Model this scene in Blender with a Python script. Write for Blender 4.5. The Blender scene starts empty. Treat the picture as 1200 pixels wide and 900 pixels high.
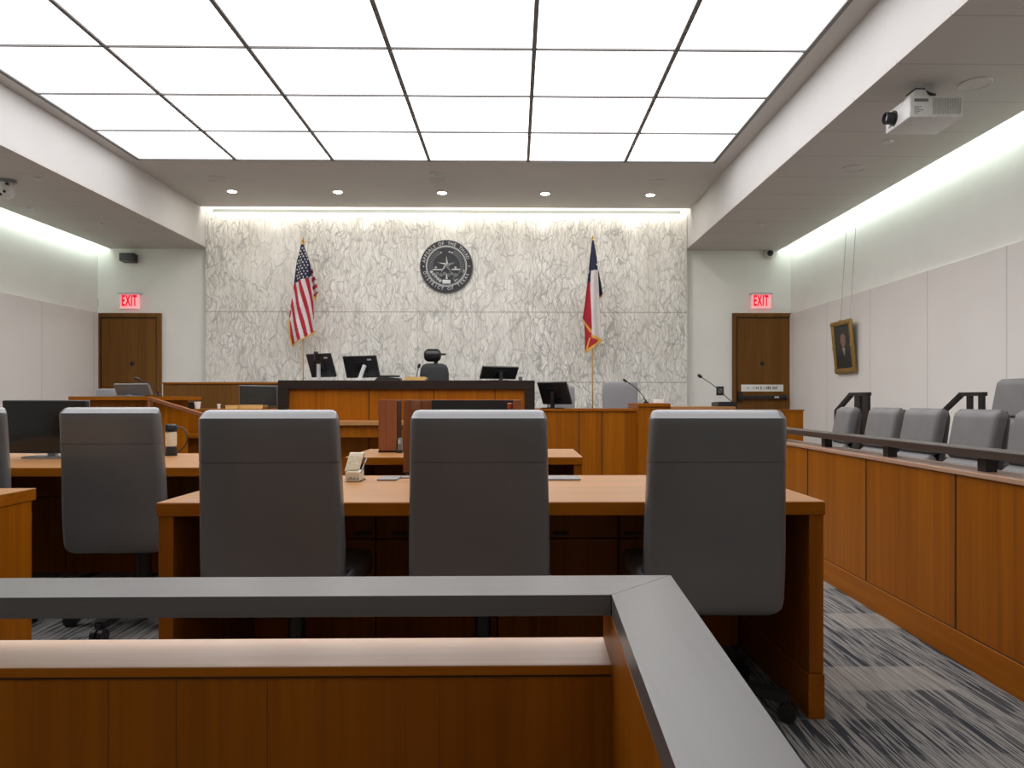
import bpy, bmesh, math, random
from math import radians, sin, cos, pi, floor
from mathutils import Vector, Matrix
random.seed(7)
COL = bpy.context.scene.collection
A = radians(0.9); F = 870.0; HC = 1.08

def P(px, py, Y):
    """point on the plane at room depth Y seen at photo pixel (px, py)"""
    xc = (px - 617) / F; zc = -(py - 470) / F
    t = Y / (cos(A) - xc * sin(A))
    return Vector((t * (xc * cos(A) + sin(A)), Y, HC + t * zc))
def PX(px, Y): return P(px, 470, Y).x
def PZ(px, py, Y): return P(px, py, Y).z

# ------------------------------------------------------------------ materials
class NT:
    def __init__(s, name):
        s.m = bpy.data.materials.new(name); s.m.use_nodes = True
        s.t = s.m.node_tree; s.t.nodes.clear()
        s.out = s.n('ShaderNodeOutputMaterial')
    def n(s, typ, **kw):
        x = s.t.nodes.new(typ)
        for k, v in kw.items(): setattr(x, k, v)
        return x
    def l(s, a, b): s.t.links.new(a, b)
    def math(s, op, a, b=None, c=None):
        x = s.n('ShaderNodeMath', operation=op)
        for i, v in enumerate((a, b, c)):
            if v is None: continue
            if isinstance(v, (int, float)): x.inputs[i].default_value = v
            else: s.l(v, x.inputs[i])
        return x.outputs[0]
    def ramp(s, fac, stops, interp='LINEAR'):
        r = s.n('ShaderNodeValToRGB'); r.color_ramp.interpolation = interp
        e = r.color_ramp.elements
        while len(e) < len(stops): e.new(0.5)
        for i, (p, c) in enumerate(stops):
            e[i].position = p; e[i].color = (*c, 1) if len(c) == 3 else c
        s.l(fac, r.inputs[0]); return r.outputs[0]
    def mix(s, fac, a, b, blend='MIX'):
        x = s.n('ShaderNodeMix', data_type='RGBA', blend_type=blend)
        for sock, v in ((x.inputs['Factor'], fac), (x.inputs[6], a), (x.inputs[7], b)):
            if isinstance(v, (int, float)): sock.default_value = v
            elif isinstance(v, tuple): sock.default_value = (*v, 1)
            else: s.l(v, sock)
        return x.outputs[2]
    def noise(s, vec, scale, detail=3, rough=.5, dist=0):
        x = s.n('ShaderNodeTexNoise'); x.inputs['Scale'].default_value = scale
        x.inputs['Detail'].default_value = detail; x.inputs['Roughness'].default_value = rough
        x.inputs['Distortion'].default_value = dist
        s.l(vec, x.inputs['Vector']); return x.outputs[0]
    def mapping(s, vec, scale=(1, 1, 1), loc=(0, 0, 0), rot=(0, 0, 0)):
        x = s.n('ShaderNodeMapping'); x.inputs['Scale'].default_value = scale
        x.inputs['Location'].default_value = loc; x.inputs['Rotation'].default_value = rot
        s.l(vec, x.inputs['Vector']); return x.outputs[0]
    def obj(s): return s.n('ShaderNodeTexCoord').outputs['Object']
    def bsdf(s, color, rough=.5, metal=0, spec=.5, bump=None, bstr=.2, bdist=.01, **kw):
        b = s.n('ShaderNodeBsdfPrincipled')
        if isinstance(color, tuple): b.inputs['Base Color'].default_value = (*color, 1)
        else: s.l(color, b.inputs['Base Color'])
        if isinstance(rough, (int, float)): b.inputs['Roughness'].default_value = rough
        else: s.l(rough, b.inputs['Roughness'])
        b.inputs['Metallic'].default_value = metal; b.inputs['Specular IOR Level'].default_value = spec
        for k, v in kw.items(): b.inputs[k.replace('_', ' ')].default_value = v
        if bump is not None:
            u = s.n('ShaderNodeBump'); u.inputs['Strength'].default_value = bstr
            u.inputs['Distance'].default_value = bdist; s.l(bump, u.inputs['Height']); s.l(u.outputs[0], b.inputs['Normal'])
        s.l(b.outputs[0], s.out.inputs[0]); return s.m

def plain(name, c, rough=.5, metal=0, spec=.5, var=.06, scale=30):
    t = NT(name); n = t.noise(t.obj(), scale, 3)
    lo = tuple(max(0, x * (1 - var)) for x in c); hi = tuple(min(1, x * (1 + var)) for x in c)
    return t.bsdf(t.ramp(n, [(.3, lo), (.7, hi)]), rough, metal, spec)

def wood(name, dark, light, axis='z', rough=.4, spec=.14, leaf=.13, cross='x'):
    """straight-grained veneer: grain along `axis`, veneer leaves counted along `cross`"""
    t = NT(name); co = t.obj()
    sc = {'x': (.7, 26, 26), 'y': (26, .7, 26), 'z': (26, 26, .7)}[axis]
    sf = {'x': (2.5, 140, 140), 'y': (140, 2.5, 140), 'z': (140, 140, 2.5)}[axis]
    a = t.noise(t.mapping(co, sc), 1, 4, .55, .6)
    b = t.noise(t.mapping(co, sf), 1, 2)
    sep = t.n('ShaderNodeSeparateXYZ'); t.l(co, sep.inputs[0])
    s2 = t.math('ADD', sep.outputs[0], sep.outputs[1]) if cross == 'xy' else sep.outputs['XYZ'.index(cross.upper())]
    lf = t.math('FLOOR', t.math('DIVIDE', s2, leaf))
    w = t.n('ShaderNodeTexWhiteNoise', noise_dimensions='1D'); t.l(lf, w.inputs['W'])
    v = t.math('ADD', t.math('MULTIPLY', a, .6), t.math('MULTIPLY', b, .25))
    v = t.math('ADD', v, t.math('MULTIPLY', w.outputs[0], .18))
    c = t.ramp(v, [(.3, dark), (.72, light)])
    return t.bsdf(c, rough, 0, spec, bump=b, bstr=.04, bdist=.002)

M = {}
WD, WL = (.205, .056, .0010), (.35, .105, .0020)
M['wood'] = wood('quartered_veneer', WD, WL)
M['wood_y'] = wood('quartered_veneer_side', WD, WL, cross='y')
M['wood_top'] = wood('veneer_tabletop', (.33, .15, .050), (.48, .235, .086), axis='x', rough=.3, spec=.4, cross='y')
M['ledge'] = wood('ledge_veneer_with_sheen', (.66, .42, .28), (.84, .57, .40), axis='x', rough=.3, spec=.5, cross='y')  # base colour lightened to carry the sheen on the rail ledge
M['ledge_y'] = wood('ledge_veneer_with_sheen_lengthwise', (.36, .21, .14), (.48, .29, .20), axis='y', rough=.3, spec=.5)  # reflection on the jury box ledge painted in as a paler wood colour
M['wood_edge'] = wood('veneer_edge', WD, WL, axis='x', rough=.4, cross='z', leaf=.2)
M['wood_edge_y'] = wood('veneer_edge_lengthwise', WD, WL, axis='y', rough=.4, cross='z', leaf=.2)
M['door_wood'] = wood('door_veneer', (.125, .052, .010), (.215, .094, .021), rough=.45, leaf=.16)
M['red_wood'] = wood('reddish_laminate', (.19, .062, .024), (.31, .108, .042), rough=.45)
M['dark_wood'] = wood('espresso_wood', (.014, .009, .007), (.034, .023, .019), axis='x', rough=.35, cross='z')
M['cap'] = wood('dark_rail_cap', (.085, .080, .077), (.115, .108, .103), axis='x', rough=.32, spec=.6, cross='z')
M['cap_y'] = wood('dark_rail_cap_lengthwise', (.085, .080, .077), (.115, .108, .103), axis='y', rough=.32, spec=.6, cross='z')
M['rail'] = wood('jury_rail_wood', (.030, .021, .017), (.058, .043, .035), spec=.6, axis='y', rough=.3, cross='z')
M['leather'] = None
t = NT('grey_leather'); n1 = t.noise(t.obj(), 4, 3); n2 = t.noise(t.obj(), 260, 2)
M['leather'] = t.bsdf(t.ramp(n1, [(.3, (.102, .103, .104)), (.7, (.124, .124, .125))]), .38, 0, .5, bump=n2, bstr=.06, bdist=.002, Coat_Weight=.7, Coat_Roughness=.25)
t = NT('grey_jury_upholstery'); n1 = t.noise(t.obj(), 5, 3); n2 = t.noise(t.obj(), 200, 2)
M['jury_fabric'] = t.bsdf(t.ramp(n1, [(.3, (.135, .129, .128)), (.7, (.17, .162, .160))]), .5, 0, .4, bump=n2, bstr=.08, bdist=.002)
M['jury_shell'] = plain('dark_grey_seat_shell', (.05, .049, .049), .45)
M['black'] = plain('black_plastic', (.012, .012, .013), .4)
M['screen'] = plain('dark_screen', (.006, .008, .008), .12, var=.02)
M['mesh_black'] = plain('black_mesh_fabric', (.02, .022, .022), .6)
M['gloss_black'] = plain('gloss_black', (.01, .01, .011), .18)
M['dark_metal'] = plain('dark_bronze_metal', (.022, .020, .019), .35, .4)
M['grey_metal'] = plain('grey_metal', (.28, .28, .29), .35, .7)
M['silver'] = plain('silver_plastic', (.55, .55, .56), .3, .3)
M['grey_plastic'] = plain('grey_plastic', (.16, .165, .165), .45)
M['mid_grey'] = plain('mid_grey_fabric', (.27, .265, .275), .6)
M['white_plastic'] = plain('white_plastic', (.66, .65, .63), .35)
M['shade_grey'] = plain('vent_grey', (.16, .155, .15), .6)
M['channel'] = plain('light_channel', (.13, .14, .125), .6)
M['paper'] = plain('paper_white', (.82, .80, .76), .7)
M['manila'] = plain('manila_paper', (.78, .49, .17), .7)
M['cream'] = plain('cream_plastic', (.70, .62, .48), .5)
M['page'] = plain('aged_card', (.60, .53, .38), .7, var=.15, scale=90)
M['wall'] = plain('white_wall_paint', (.86, .85, .80), .6, scale=2, var=.02)
M['ceil'] = plain('ceiling_paint', (.62, .59, .56), .7, scale=2, var=.02)
M['beam'] = plain('bulkhead_paint', (.59, .575, .555), .7, scale=2, var=.02)
M['seam'] = plain('joint_shadow_gap', (.030, .012, .003), .8)
M['fine_seam'] = plain('veneer_joint', (.11, .032, .002), .7)
M['bar'] = plain('ceiling_bar_grey', (.20, .19, .18), .6)
M['gold'] = plain('gold_fringe', (.75, .42, .06), .6)
M['brass'] = plain('brass', (.8, .55, .2), .25, 1)
M['gilt'] = plain('antique_gilt', (.32, .19, .045), .4, .5, var=.35, scale=60)
M['flag_red'] = plain('flag_red', (.42, .012, .03), .75)
M['flag_white'] = plain('flag_white', (.72, .66, .66), .75)
M['flag_blue'] = plain('flag_navy', (.012, .018, .055), .75)
M['seal_dark'] = plain('seal_black_bronze', (.028, .029, .032), .45, .2)
M['seal_mid'] = plain('seal_grey_relief', (.16, .165, .17), .45, .3)
M['seal_light'] = plain('seal_silver_relief', (.58, .58, .57), .4, .2)
M['seal_rim'] = plain('seal_rim_grey', (.28, .28, .28), .45, .3)
M['amber'] = plain('red_bottle_cap', (.4, .07, .03), .4)

def emit(name, c, s):
    t = NT(name); e = t.n('ShaderNodeEmission'); e.inputs[0].default_value = (*c, 1); e.inputs[1].default_value = s
    t.l(e.outputs[0], t.out.inputs[0]); return t.m
M['panel_glow'] = emit('luminous_panel', (.985, .975, 1.0), 3.0)
M['gallery_fill'] = emit('gallery_fill_glow', (1.0, .97, .94), 1.9)  # glow of the added fill panels over the gallery
M['cove_green'] = emit('cove_led_cool', (.86, 1.0, .93), 21)
M['cove_warm'] = emit('cove_led_warm', (1.0, .96, .88), 26)
M['lamp'] = emit('downlight_lamp', (1.0, .96, .89), 260)
M['exit_red'] = emit('exit_letter_glow', (.86, .012, .04), 1.0)
t = NT('exit_acrylic'); b = t.n('ShaderNodeBsdfPrincipled')
b.inputs['Base Color'].default_value = (.95, .55, .55, 1); b.inputs['Roughness'].default_value = .15
b.inputs['Emission Color'].default_value = (1, .36, .40, 1); b.inputs['Emission Strength'].default_value = .5
t.l(b.outputs[0], t.out.inputs[0]); M['exit_acrylic'] = t.m

# carpet tiles
t = NT('carpet_tiles'); co = t.obj()
sep = t.n('ShaderNodeSeparateXYZ'); t.l(co, sep.inputs[0])
X, Y = sep.outputs[0], sep.outputs[1]
row = t.math('FLOOR', t.math('DIVIDE', Y, .25))
off = t.math('MULTIPLY', t.math('MODULO', t.math('MULTIPLY', row, 3.7), 1.0), .9)
colx = t.math('FLOOR', t.math('DIVIDE', t.math('ADD', X, off), .46))
cmb = t.n('ShaderNodeCombineXYZ'); t.l(row, cmb.inputs[0]); t.l(colx, cmb.inputs[1])
wn = t.n('ShaderNodeTexWhiteNoise', noise_dimensions='2D'); t.l(cmb.outputs[0], wn.inputs['Vector'])
base = t.ramp(wn.outputs[0], [(0, (.040, .044, .052)), (.35, (.064, .066, .071)), (.62, (.095, .095, .093)), (.84, (.20, .182, .158))], 'CONSTANT')
edge = t.noise(co, 60, 3)
li = t.noise(t.mapping(co, (165, 3.2, 1)), 1, 3, .6, .3)
lines = t.ramp(li, [(.45, (0, 0, 0)), (.50, (1, 1, 1))])
li2 = t.noise(t.mapping(co, (40, 1.4, 1), (3, 9, 0)), 1, 2)
thr = t.math('MULTIPLY', t.math('GREATER_THAN', li2, .42), .75)
c = t.mix(t.math('MULTIPLY', lines, thr), base, (.33, .315, .29))
fine = t.noise(co, 420, 2)
c = t.mix(.35, c, t.ramp(fine, [(.3, (.25, .25, .25)), (.7, (1, 1, 1))]), 'MULTIPLY')
M['carpet'] = t.bsdf(c, .95, 0, .1, bump=fine, bstr=.5, bdist=.004)

# marble: cream with elongated grey crackle veins, slab joints
t = NT('veined_marble'); co = t.obj()
dn = t.n('ShaderNodeTexNoise'); dn.inputs['Scale'].default_value = 3.2; dn.inputs['Detail'].default_value = 5
t.l(co, dn.inputs['Vector'])
v1 = t.n('ShaderNodeVectorMath', operation='SUBTRACT'); t.l(dn.outputs['Color'], v1.inputs[0]); v1.inputs[1].default_value = (.5, .5, .5)
v2 = t.n('ShaderNodeVectorMath', operation='SCALE'); t.l(v1.outputs[0], v2.inputs[0]); v2.inputs['Scale'].default_value = .30
v3 = t.n('ShaderNodeVectorMath', operation='ADD'); t.l(co, v3.inputs[0]); t.l(v2.outputs[0], v3.inputs[1])
def veins(scale, seed, lo, hi):
    vo = t.n('ShaderNodeTexVoronoi', feature='DISTANCE_TO_EDGE'); vo.inputs['Scale'].default_value = 1
    t.l(t.mapping(v3.outputs[0], scale, (seed, 0, seed), (0, radians(-14), 0)), vo.inputs['Vector'])
    return t.ramp(vo.outputs[0], [(lo, (1, 1, 1)), (hi, (0, 0, 0))])
va = veins((14, .01, 3.4), 0, .0, .08)
vb = veins((26, .01, 5.6), 4.3, .0, .14)
vc = veins((6.5, .01, 1.7), 9.1, .0, .03)
vis = t.noise(t.mapping(co, (1.6, 1, .8)), 1, 3)
vs = t.ramp(vis, [(.3, (.25, .25, .25)), (.7, (1, 1, 1))])
cloud = t.noise(t.mapping(v3.outputs[0], (5, 1, 2)), 1, 4)
c = t.ramp(cloud, [(.3, (.74, .71, .64)), (.62, (.90, .875, .815))])
c = t.mix(t.math('MULTIPLY', t.math('MULTIPLY', va, vs), .66), c, (.17, .165, .155))
c = t.mix(t.math('MULTIPLY', vc, .42), c, (.16, .16, .15))
c = t.mix(t.math('MULTIPLY', t.math('MULTIPLY', vb, vs), .50), c, (.34, .325, .295))
sep = t.n('ShaderNodeSeparateXYZ'); t.l(co, sep.inputs[0])
jx = t.math('ABSOLUTE', t.math('SUBTRACT', t.math('FRACT', t.math('ADD', t.math('DIVIDE', t.math('ADD', sep.outputs[0], .664), .978), .5)), .5))
jx = t.math('LESS_THAN', jx, .0045)
jz = t.math('LESS_THAN', t.math('ABSOLUTE', t.math('SUBTRACT', sep.outputs[2], 2.582)), .007)
jz2 = t.math('LESS_THAN', t.math('ABSOLUTE', t.math('SUBTRACT', sep.outputs[2], 1.397)), .006)
j = t.math('MAXIMUM', t.math('MULTIPLY', jx, .5), t.math('MAXIMUM', jz, jz2))
c = t.mix(t.math('MULTIPLY', j, .7), c, (.23, .21, .18))
M['marble'] = t.bsdf(c, .22, 0, .45)

# wainscot: fabric panels with vertical joints along y
def panel_wall(name, col, y0, step):
    t = NT(name); co = t.obj(); sep = t.n('ShaderNodeSeparateXYZ'); t.l(co, sep.inputs[0])
    f = t.math('FRACT', t.math('ADD', t.math('DIVIDE', t.math('SUBTRACT', sep.outputs[1], y0), step), .5))
    j = t.math('LESS_THAN', t.math('ABSOLUTE', t.math('SUBTRACT', f, .5)), .006)
    n = t.noise(co, 160, 2); n3 = t.noise(co, 1.5, 2)
    c = t.ramp(n3, [(.3, tuple(x * .97 for x in col)), (.7, col)])
    c = t.mix(t.math('MULTIPLY', j, .32), c, (.22, .21, .2))
    return t.bsdf(c, .75, 0, .2, bump=n, bstr=.1, bdist=.002)
M['wainscot'] = panel_wall('wall_panel_fabric', (.80, .755, .715), 7.06, 1.37)
def soffit_mat(name, col, y0, step):
    t = NT(name); co = t.obj(); sep = t.n('ShaderNodeSeparateXYZ'); t.l(co, sep.inputs[0])
    f = t.math('FRACT', t.math('ADD', t.math('DIVIDE', t.math('SUBTRACT', sep.outputs[1], y0), step), .5))
    j = t.math('LESS_THAN', t.math('ABSOLUTE', t.math('SUBTRACT', f, .5)), .012)
    c = t.mix(t.math('MULTIPLY', j, .4), col, tuple(x * .5 for x in col))
    return t.bsdf(c, .7, 0, .2)
M['soffit'] = soffit_mat('soffit_panels', (.60, .565, .535), 4.94, .715)

# ------------------------------------------------------------------ mesh building
class MB:
    def __init__(s): s.bm = bmesh.new(); s.mats = []
    def mi(s, m):
        if m is None: return 0
        if m not in s.mats: s.mats.append(m)
        return s.mats.index(m)
    def _fin(s, faces, m):
        i = s.mi(m) if m else 0
        for f in faces: f.material_index = i
    def box(s, x0, x1, y0, y1, z0, z1, bev=0, seg=2, m=None, mat4=None):
        r = bmesh.ops.create_cube(s.bm, size=1)
        vs = r['verts']
        for v in vs:
            v.co = Vector(((x0 + x1) / 2 + v.co.x * (x1 - x0), (y0 + y1) / 2 + v.co.y * (y1 - y0), (z0 + z1) / 2 + v.co.z * (z1 - z0)))
        fs = list({f for v in vs for f in v.link_faces})
        if bev:
            es = list({e for v in vs for e in v.link_edges})
            r = bmesh.ops.bevel(s.bm, geom=es, offset=bev, segments=seg, affect='EDGES', profile=.5)
            fs = r['faces']; vs = r['verts']
            allv = set(vs)
            fs = list({f for v in allv for f in v.link_faces})
            vs = list(allv)
        s._fin(fs, m)
        if mat4 is not None:
            bmesh.ops.transform(s.bm, matrix=mat4, verts=vs)
        return s
    def prism(s, pts, n, m=None):
        """closed polygon pts (3-D) extruded by vector n"""
        n = Vector(n)
        a = [s.bm.verts.new(Vector(p)) for p in pts]; b = [s.bm.verts.new(Vector(p) + n) for p in pts]
        fs = [s.bm.faces.new(a[::-1]), s.bm.faces.new(b)]
        for i in range(len(a)):
            k = (i + 1) % len(a); fs.append(s.bm.faces.new((a[i], a[k], b[k], b[i])))
        s._fin(fs, m); bmesh.ops.recalc_face_normals(s.bm, faces=fs); return s
    def rings(s, rings, cap=True, m=None, closed=True):
        vr = [[s.bm.verts.new(Vector(p)) for p in r] for r in rings]
        fs = []
        K = len(vr[0])
        for a, b in zip(vr[:-1], vr[1:]):
            for i in range(K if closed else K - 1):
                k = (i + 1) % K; fs.append(s.bm.faces.new((a[i], a[k], b[k], b[i])))
        if cap:
            fs.append(s.bm.faces.new(vr[0][::-1])); fs.append(s.bm.faces.new(vr[-1]))
        s._fin(fs, m); bmesh.ops.recalc_face_normals(s.bm, faces=fs); return s
    def cyl(s, p0, p1, r0, r1=None, K=20, m=None):
        r1 = r0 if r1 is None else r1
        p0, p1 = Vector(p0), Vector(p1); q = (p1 - p0).to_track_quat('Z', 'Y')
        mk = lambda p, r: [p + q @ Vector((r * cos(2 * pi * i / K), r * sin(2 * pi * i / K), 0)) for i in range(K)]
        return s.rings([mk(p0, r0), mk(p1, r1)], m=m)
    def lathe(s, prof, at=(0, 0, 0), axis='z', K=28, m=None):
        """prof: list of (r, h)"""
        at = Vector(at); rings = []
        for r, h in prof:
            ring = []
            for i in range(K):
                c_, s_ = max(r, 1e-4) * cos(2 * pi * i / K), max(r, 1e-4) * sin(2 * pi * i / K)
                p = {'z': (c_, s_, h), 'y': (c_, h, s_), 'x': (h, c_, s_)}[axis]
                ring.append(at + Vector(p))
            rings.append(ring)
        return s.rings(rings, m=m)
    def tube(s, pts, r, K=10, m=None):
        pts = [Vector(p) for p in pts]; rings = []
        up = Vector((0.13, .21, 1)).normalized()
        for i, p in enumerate(pts):
            d = (pts[min(i + 1, len(pts) - 1)] - pts[max(i - 1, 0)]).normalized()
            a = d.cross(up).normalized(); b = d.cross(a)
            rr = r[i] if isinstance(r, (list, tuple)) else r
            rings.append([p + a * rr * cos(2 * pi * k / K) + b * rr * sin(2 * pi * k / K) for k in range(K)])
        return s.rings(rings, m=m)
    def bar(s, p0, p1, w, h, m=None, up=(0, 0, 1)):
        """rectangular bar from p0 to p1"""
        p0, p1 = Vector(p0), Vector(p1); d = (p1 - p0).normalized()
        a = d.cross(Vector(up)).normalized(); b = a.cross(d).normalized()
        mk = lambda p: [p + a * w / 2 * i + b * h / 2 * j for i, j in ((-1, -1), (1, -1), (1, 1), (-1, 1))]
        return s.rings([mk(p0), mk(p1)], m=m)
    def loft(s, levels, r=.02, seg=5, m=None, axis='z'):
        """levels: (cx, cy, cz, hx, hy) rounded rectangles stacked along axis"""
        rings = []
        for (cx, cy, cz, hx, hy) in levels:
            rr = min(r, hx * .98, hy * .98); ring = []
            for q, (sx, sy) in enumerate(((1, 1), (-1, 1), (-1, -1), (1, -1))):
                for k in range(seg + 1):
                    an = pi / 2 * q + pi / 2 * k / seg
                    u = sx * (hx - rr) + rr * cos(an); v = sy * (hy - rr) + rr * sin(an)
                    ring.append((cx + u, cy + v, cz) if axis == 'z' else ((cx + u, cy, cz + v) if axis == 'y' else (cx, cy + u, cz + v)))
            rings.append(ring)
        return s.rings(rings, m=m)
    def mesh(s, me, mat4, m=None):
        b = bmesh.new(); b.from_mesh(me); bmesh.ops.transform(b, matrix=mat4, verts=b.verts)
        vm = {v: s.bm.verts.new(v.co) for v in b.verts}; fs = []
        for f in b.faces:
            try: fs.append(s.bm.faces.new([vm[v] for v in f.verts]))
            except ValueError: pass
        s._fin(fs, m); b.free(); return s
    def build(s, name, mat=None, parent=None, smooth=None, origin=None):
        o = Vector(origin) if origin is not None else (parent_world(parent) if parent else Vector((0, 0, 0)))
        bmesh.ops.translate(s.bm, vec=-o, verts=s.bm.verts)
        me = bpy.data.meshes.new(name)
        if smooth is not None:
            for f in s.bm.faces: f.smooth = True
        s.bm.to_mesh(me); s.bm.free()
        if smooth is not None: me.set_sharp_from_angle(angle=radians(smooth))
        ms = s.mats if s.mats else [mat]
        for x in ms: me.materials.append(x)
        ob = bpy.data.objects.new(name, me); COL.objects.link(ob)
        if parent: ob.parent = parent
        else: ob.location = o
        return ob
def parent_world(p):
    v = Vector((0, 0, 0))
    while p is not None:
        v = v + p.location; p = p.parent
    return v
def tag(o, label=None, cat=None, group=None, kind=None):
    if label: o['label'] = label
    if cat: o['category'] = cat
    if group: o['group'] = group
    if kind: o['kind'] = kind
    return o
def thing(name, loc, label, cat, group=None):
    o = bpy.data.objects.new(name, None); COL.objects.link(o); o.location = loc
    o.empty_display_size = .1
    return tag(o, label, cat, group)
def dup(o, loc=None, rz=None, label=None, parent=None):
    c = o.copy(); COL.objects.link(c)
    if parent is not None: c.parent = parent
    if loc is not None: c.location = loc
    if rz is not None: c.rotation_euler = (0, 0, rz)
    if label: c['label'] = label
    for ch in o.children: dup(ch, parent=c)
    return c
def struct(name, mb, mat, **kw): return tag(mb.build(name, mat, **kw), kind='structure')
def box(*a, **k): return MB().box(*a, **k)

_tc = {}
def text_mesh(body, size, ext=.002, align='CENTER', shear=0, bold=0):
    cu = bpy.data.curves.new('lettering', 'FONT'); cu.body = body; cu.size = size; cu.extrude = ext
    cu.align_x = align; cu.align_y = 'CENTER'; cu.resolution_u = 3; cu.shear = shear; cu.offset = bold
    ob = bpy.data.objects.new('lettering', cu); COL.objects.link(ob)
    bpy.context.view_layer.update()
    me = bpy.data.meshes.new_from_object(ob.evaluated_get(bpy.context.evaluated_depsgraph_get()))
    bpy.data.objects.remove(ob); bpy.data.curves.remove(cu)
    return me
FACE_CAM = Matrix.Rotation(radians(90), 4, 'X')     # text lying in XY -> facing -Y

# ------------------------------------------------------------------ room dimensions
XL, XR = -7.08, 4.76            # side walls
YB, YM = 12.72, 12.55           # back wall, marble face
YF = -5.0                       # gallery back wall
BL, BR = -5.20, 2.93            # bulkhead faces
ZS, ZC = 3.67, 4.30             # side soffit, centre ceiling
CL, CR = -6.88, 4.54            # soffit edges at the wall coves
ZW = 2.575                      # top of wall panels
WF = 0.0

struct('floor', box(XL - .2, XR + .2, YF - .2, YB + .2, -.12, 0), M['carpet'])
struct('wall_back', box(XL - .2, XR + .2, YB, YB + .2, 0, 5), M['wall'])
struct('wall_front', box(XL - .2, XR + .2, YF - .2, YF, 0, 5), M['wall'])
struct('wall_left', box(XL - .2, XL, YF, YB, 0, 5), M['wall'])
struct('wall_right', box(XR, XR + .2, YF, YB, 0, 5), M['wall'])
# projecting lower wall panels
struct('trim_1', box(XL, XL + .035, 2.6, YB, 0, ZW, .003), M['wainscot'])
struct('trim_2', box(XR - .035, XR, 2.6, YB, 0, ZW, .003), M['wainscot'])
# marble feature wall
struct('wall_marble', box(BL + .01, BR - .01, YM, YB, 0, 4.252), M['marble'])
# white strip above the marble inside the ceiling slot, and the grey light channel lying on it
struct('trim_3', box(BL, BR, YM + .09, YB, 4.252, 4.62), M['wall'])
struct('trim_4', box(BL + .12, BR - .12, YM + .01, YM + .07, 4.256, 4.312, .004), M['channel'])

# centre ceiling: frame around the luminous field, slot before the marble
PXL = [-5.03, -3.735, -2.44, -1.15, .178, 1.49, 2.70]
PYL = [10.0 - 1.06 * k for k in range(9)]
YG = 1.2
cb = MB()
cb.box(BL, BR, PYL[0] + .02, 12.38, ZC, ZC + .2)
cb.box(BL, PXL[0] - .02, PYL[-1] - .02, PYL[0] + .02, ZC, ZC + .2)
cb.box(PXL[-1] + .02, BR, PYL[-1] - .02, PYL[0] + .02, ZC, ZC + .2)
cb.box(BL, BR, YG, PYL[-1] - .02, ZC, ZC + .2)
struct('ceiling', cb, M['ceil'])
struct('ceiling_upper', box(XL - .2, XR + .2, YF, YB + .2, 4.78, 4.95), M['ceil'])
struct('ceiling_gallery', box(XL, XR, YF, YG, ZS, ZS + .2), M['ceil'])
struct('ceiling_bulkhead', box(BL, BR, YG - .1, YG, ZS, ZC + .1), M['beam'])
sl = MB(); sl.box(CL, BL, YG, YB, ZS, ZS + .03); struct('ceiling_left', sl, M['soffit'])
sr = MB(); sr.box(BR, CR, YG, YB, ZS, ZS + .03); struct('ceiling_right', sr, M['soffit'])
struct('trim_5', box(BL - .06, BL, YG, YB, ZS + .03, 4.5), M['beam'])
struct('trim_6', box(BR, BR + .06, YG, YB, ZS + .03, 4.5), M['beam'])
struct('trim_7', box(BL, BR, 12.34, 12.38, ZC + .2, 4.6), M['beam'])
# cove upstands that hide the led strips
struct('trim_8', box(CL, CL + .03, YG, YB, ZS + .03, ZS + .10), M['ceil'])
struct('trim_9', box(CR - .03, CR, YG, YB, ZS + .03, ZS + .10), M['ceil'])
# thin dark bars between the luminous panels
gb = MB()
for x in PXL: gb.box(x - .02, x + .02, PYL[-1] - .02, PYL[0] + .02, ZC + .002, ZC + .03)
for y in PYL: gb.box(PXL[0], PXL[-1], y - .012, y + .012, ZC + .004, ZC + .028)
struct('trim_10', gb, M['bar'])
# luminous panels
ORD = ['first', 'second', 'third', 'fourth', 'fifth', 'sixth', 'seventh', 'added eighth']
for r in range(8):  # last row is out of view, added to brighten chair tops and rail
    for k in range(6):
        x0, x1 = PXL[k] + .012, PXL[k + 1] - .012
        y1, y0 = PYL[r] - .008, PYL[r + 1] + .008
        cx, cy = (x0 + x1) / 2, (y0 + y1) / 2
        o = box(x0, x1, y0, y1, ZC + .02, ZC + .05).build('ceiling_light_panel', M['panel_glow'], origin=(cx, cy, ZC + .02))
        tag(o, f'glowing white ceiling panel, {ORD[k]} from the left in the {ORD[r]} row out from the marble wall', 'ceiling light', 'luminous ceiling panels')

# cove led strips (real lamps hidden in the slots)
def strip(name, label, *b, m):
    return struct(name, box(*b), m)
strip('cove_led_left', 'long cool white light strip washing the left wall from its cove', CL - .025, CL, 2.3, YB - .06, ZS + .04, ZS + .075, m=M['cove_green'])
strip('cove_led_right', 'long cool white light strip washing the right wall from its cove', CR, CR + .025, 2.3, YB - .06, ZS + .04, ZS + .075, m=M['cove_green'])
strip('marble_slot_led', 'warm white light strip in the slot above the marble wall', BL + .05, BR - .05, 12.38, 12.405, 4.33, 4.37, m=M['cove_warm'])

# unseen fill panels added behind the viewer to brighten what faces the camera
for i, (gx, gy) in enumerate(((-3.6, -.6), (-1.2, -.6), (1.2, -.6), (3.4, -.6), (-3.6, -3.0), (-1.2, -3.0), (1.2, -3.0), (3.4, -3.0))):
    struct(f'ceiling_gallery_fill_{i + 1}', box(gx - .6, gx + .6, gy - .6, gy + .6, ZS - .012, ZS - .001), M['gallery_fill'])

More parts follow.
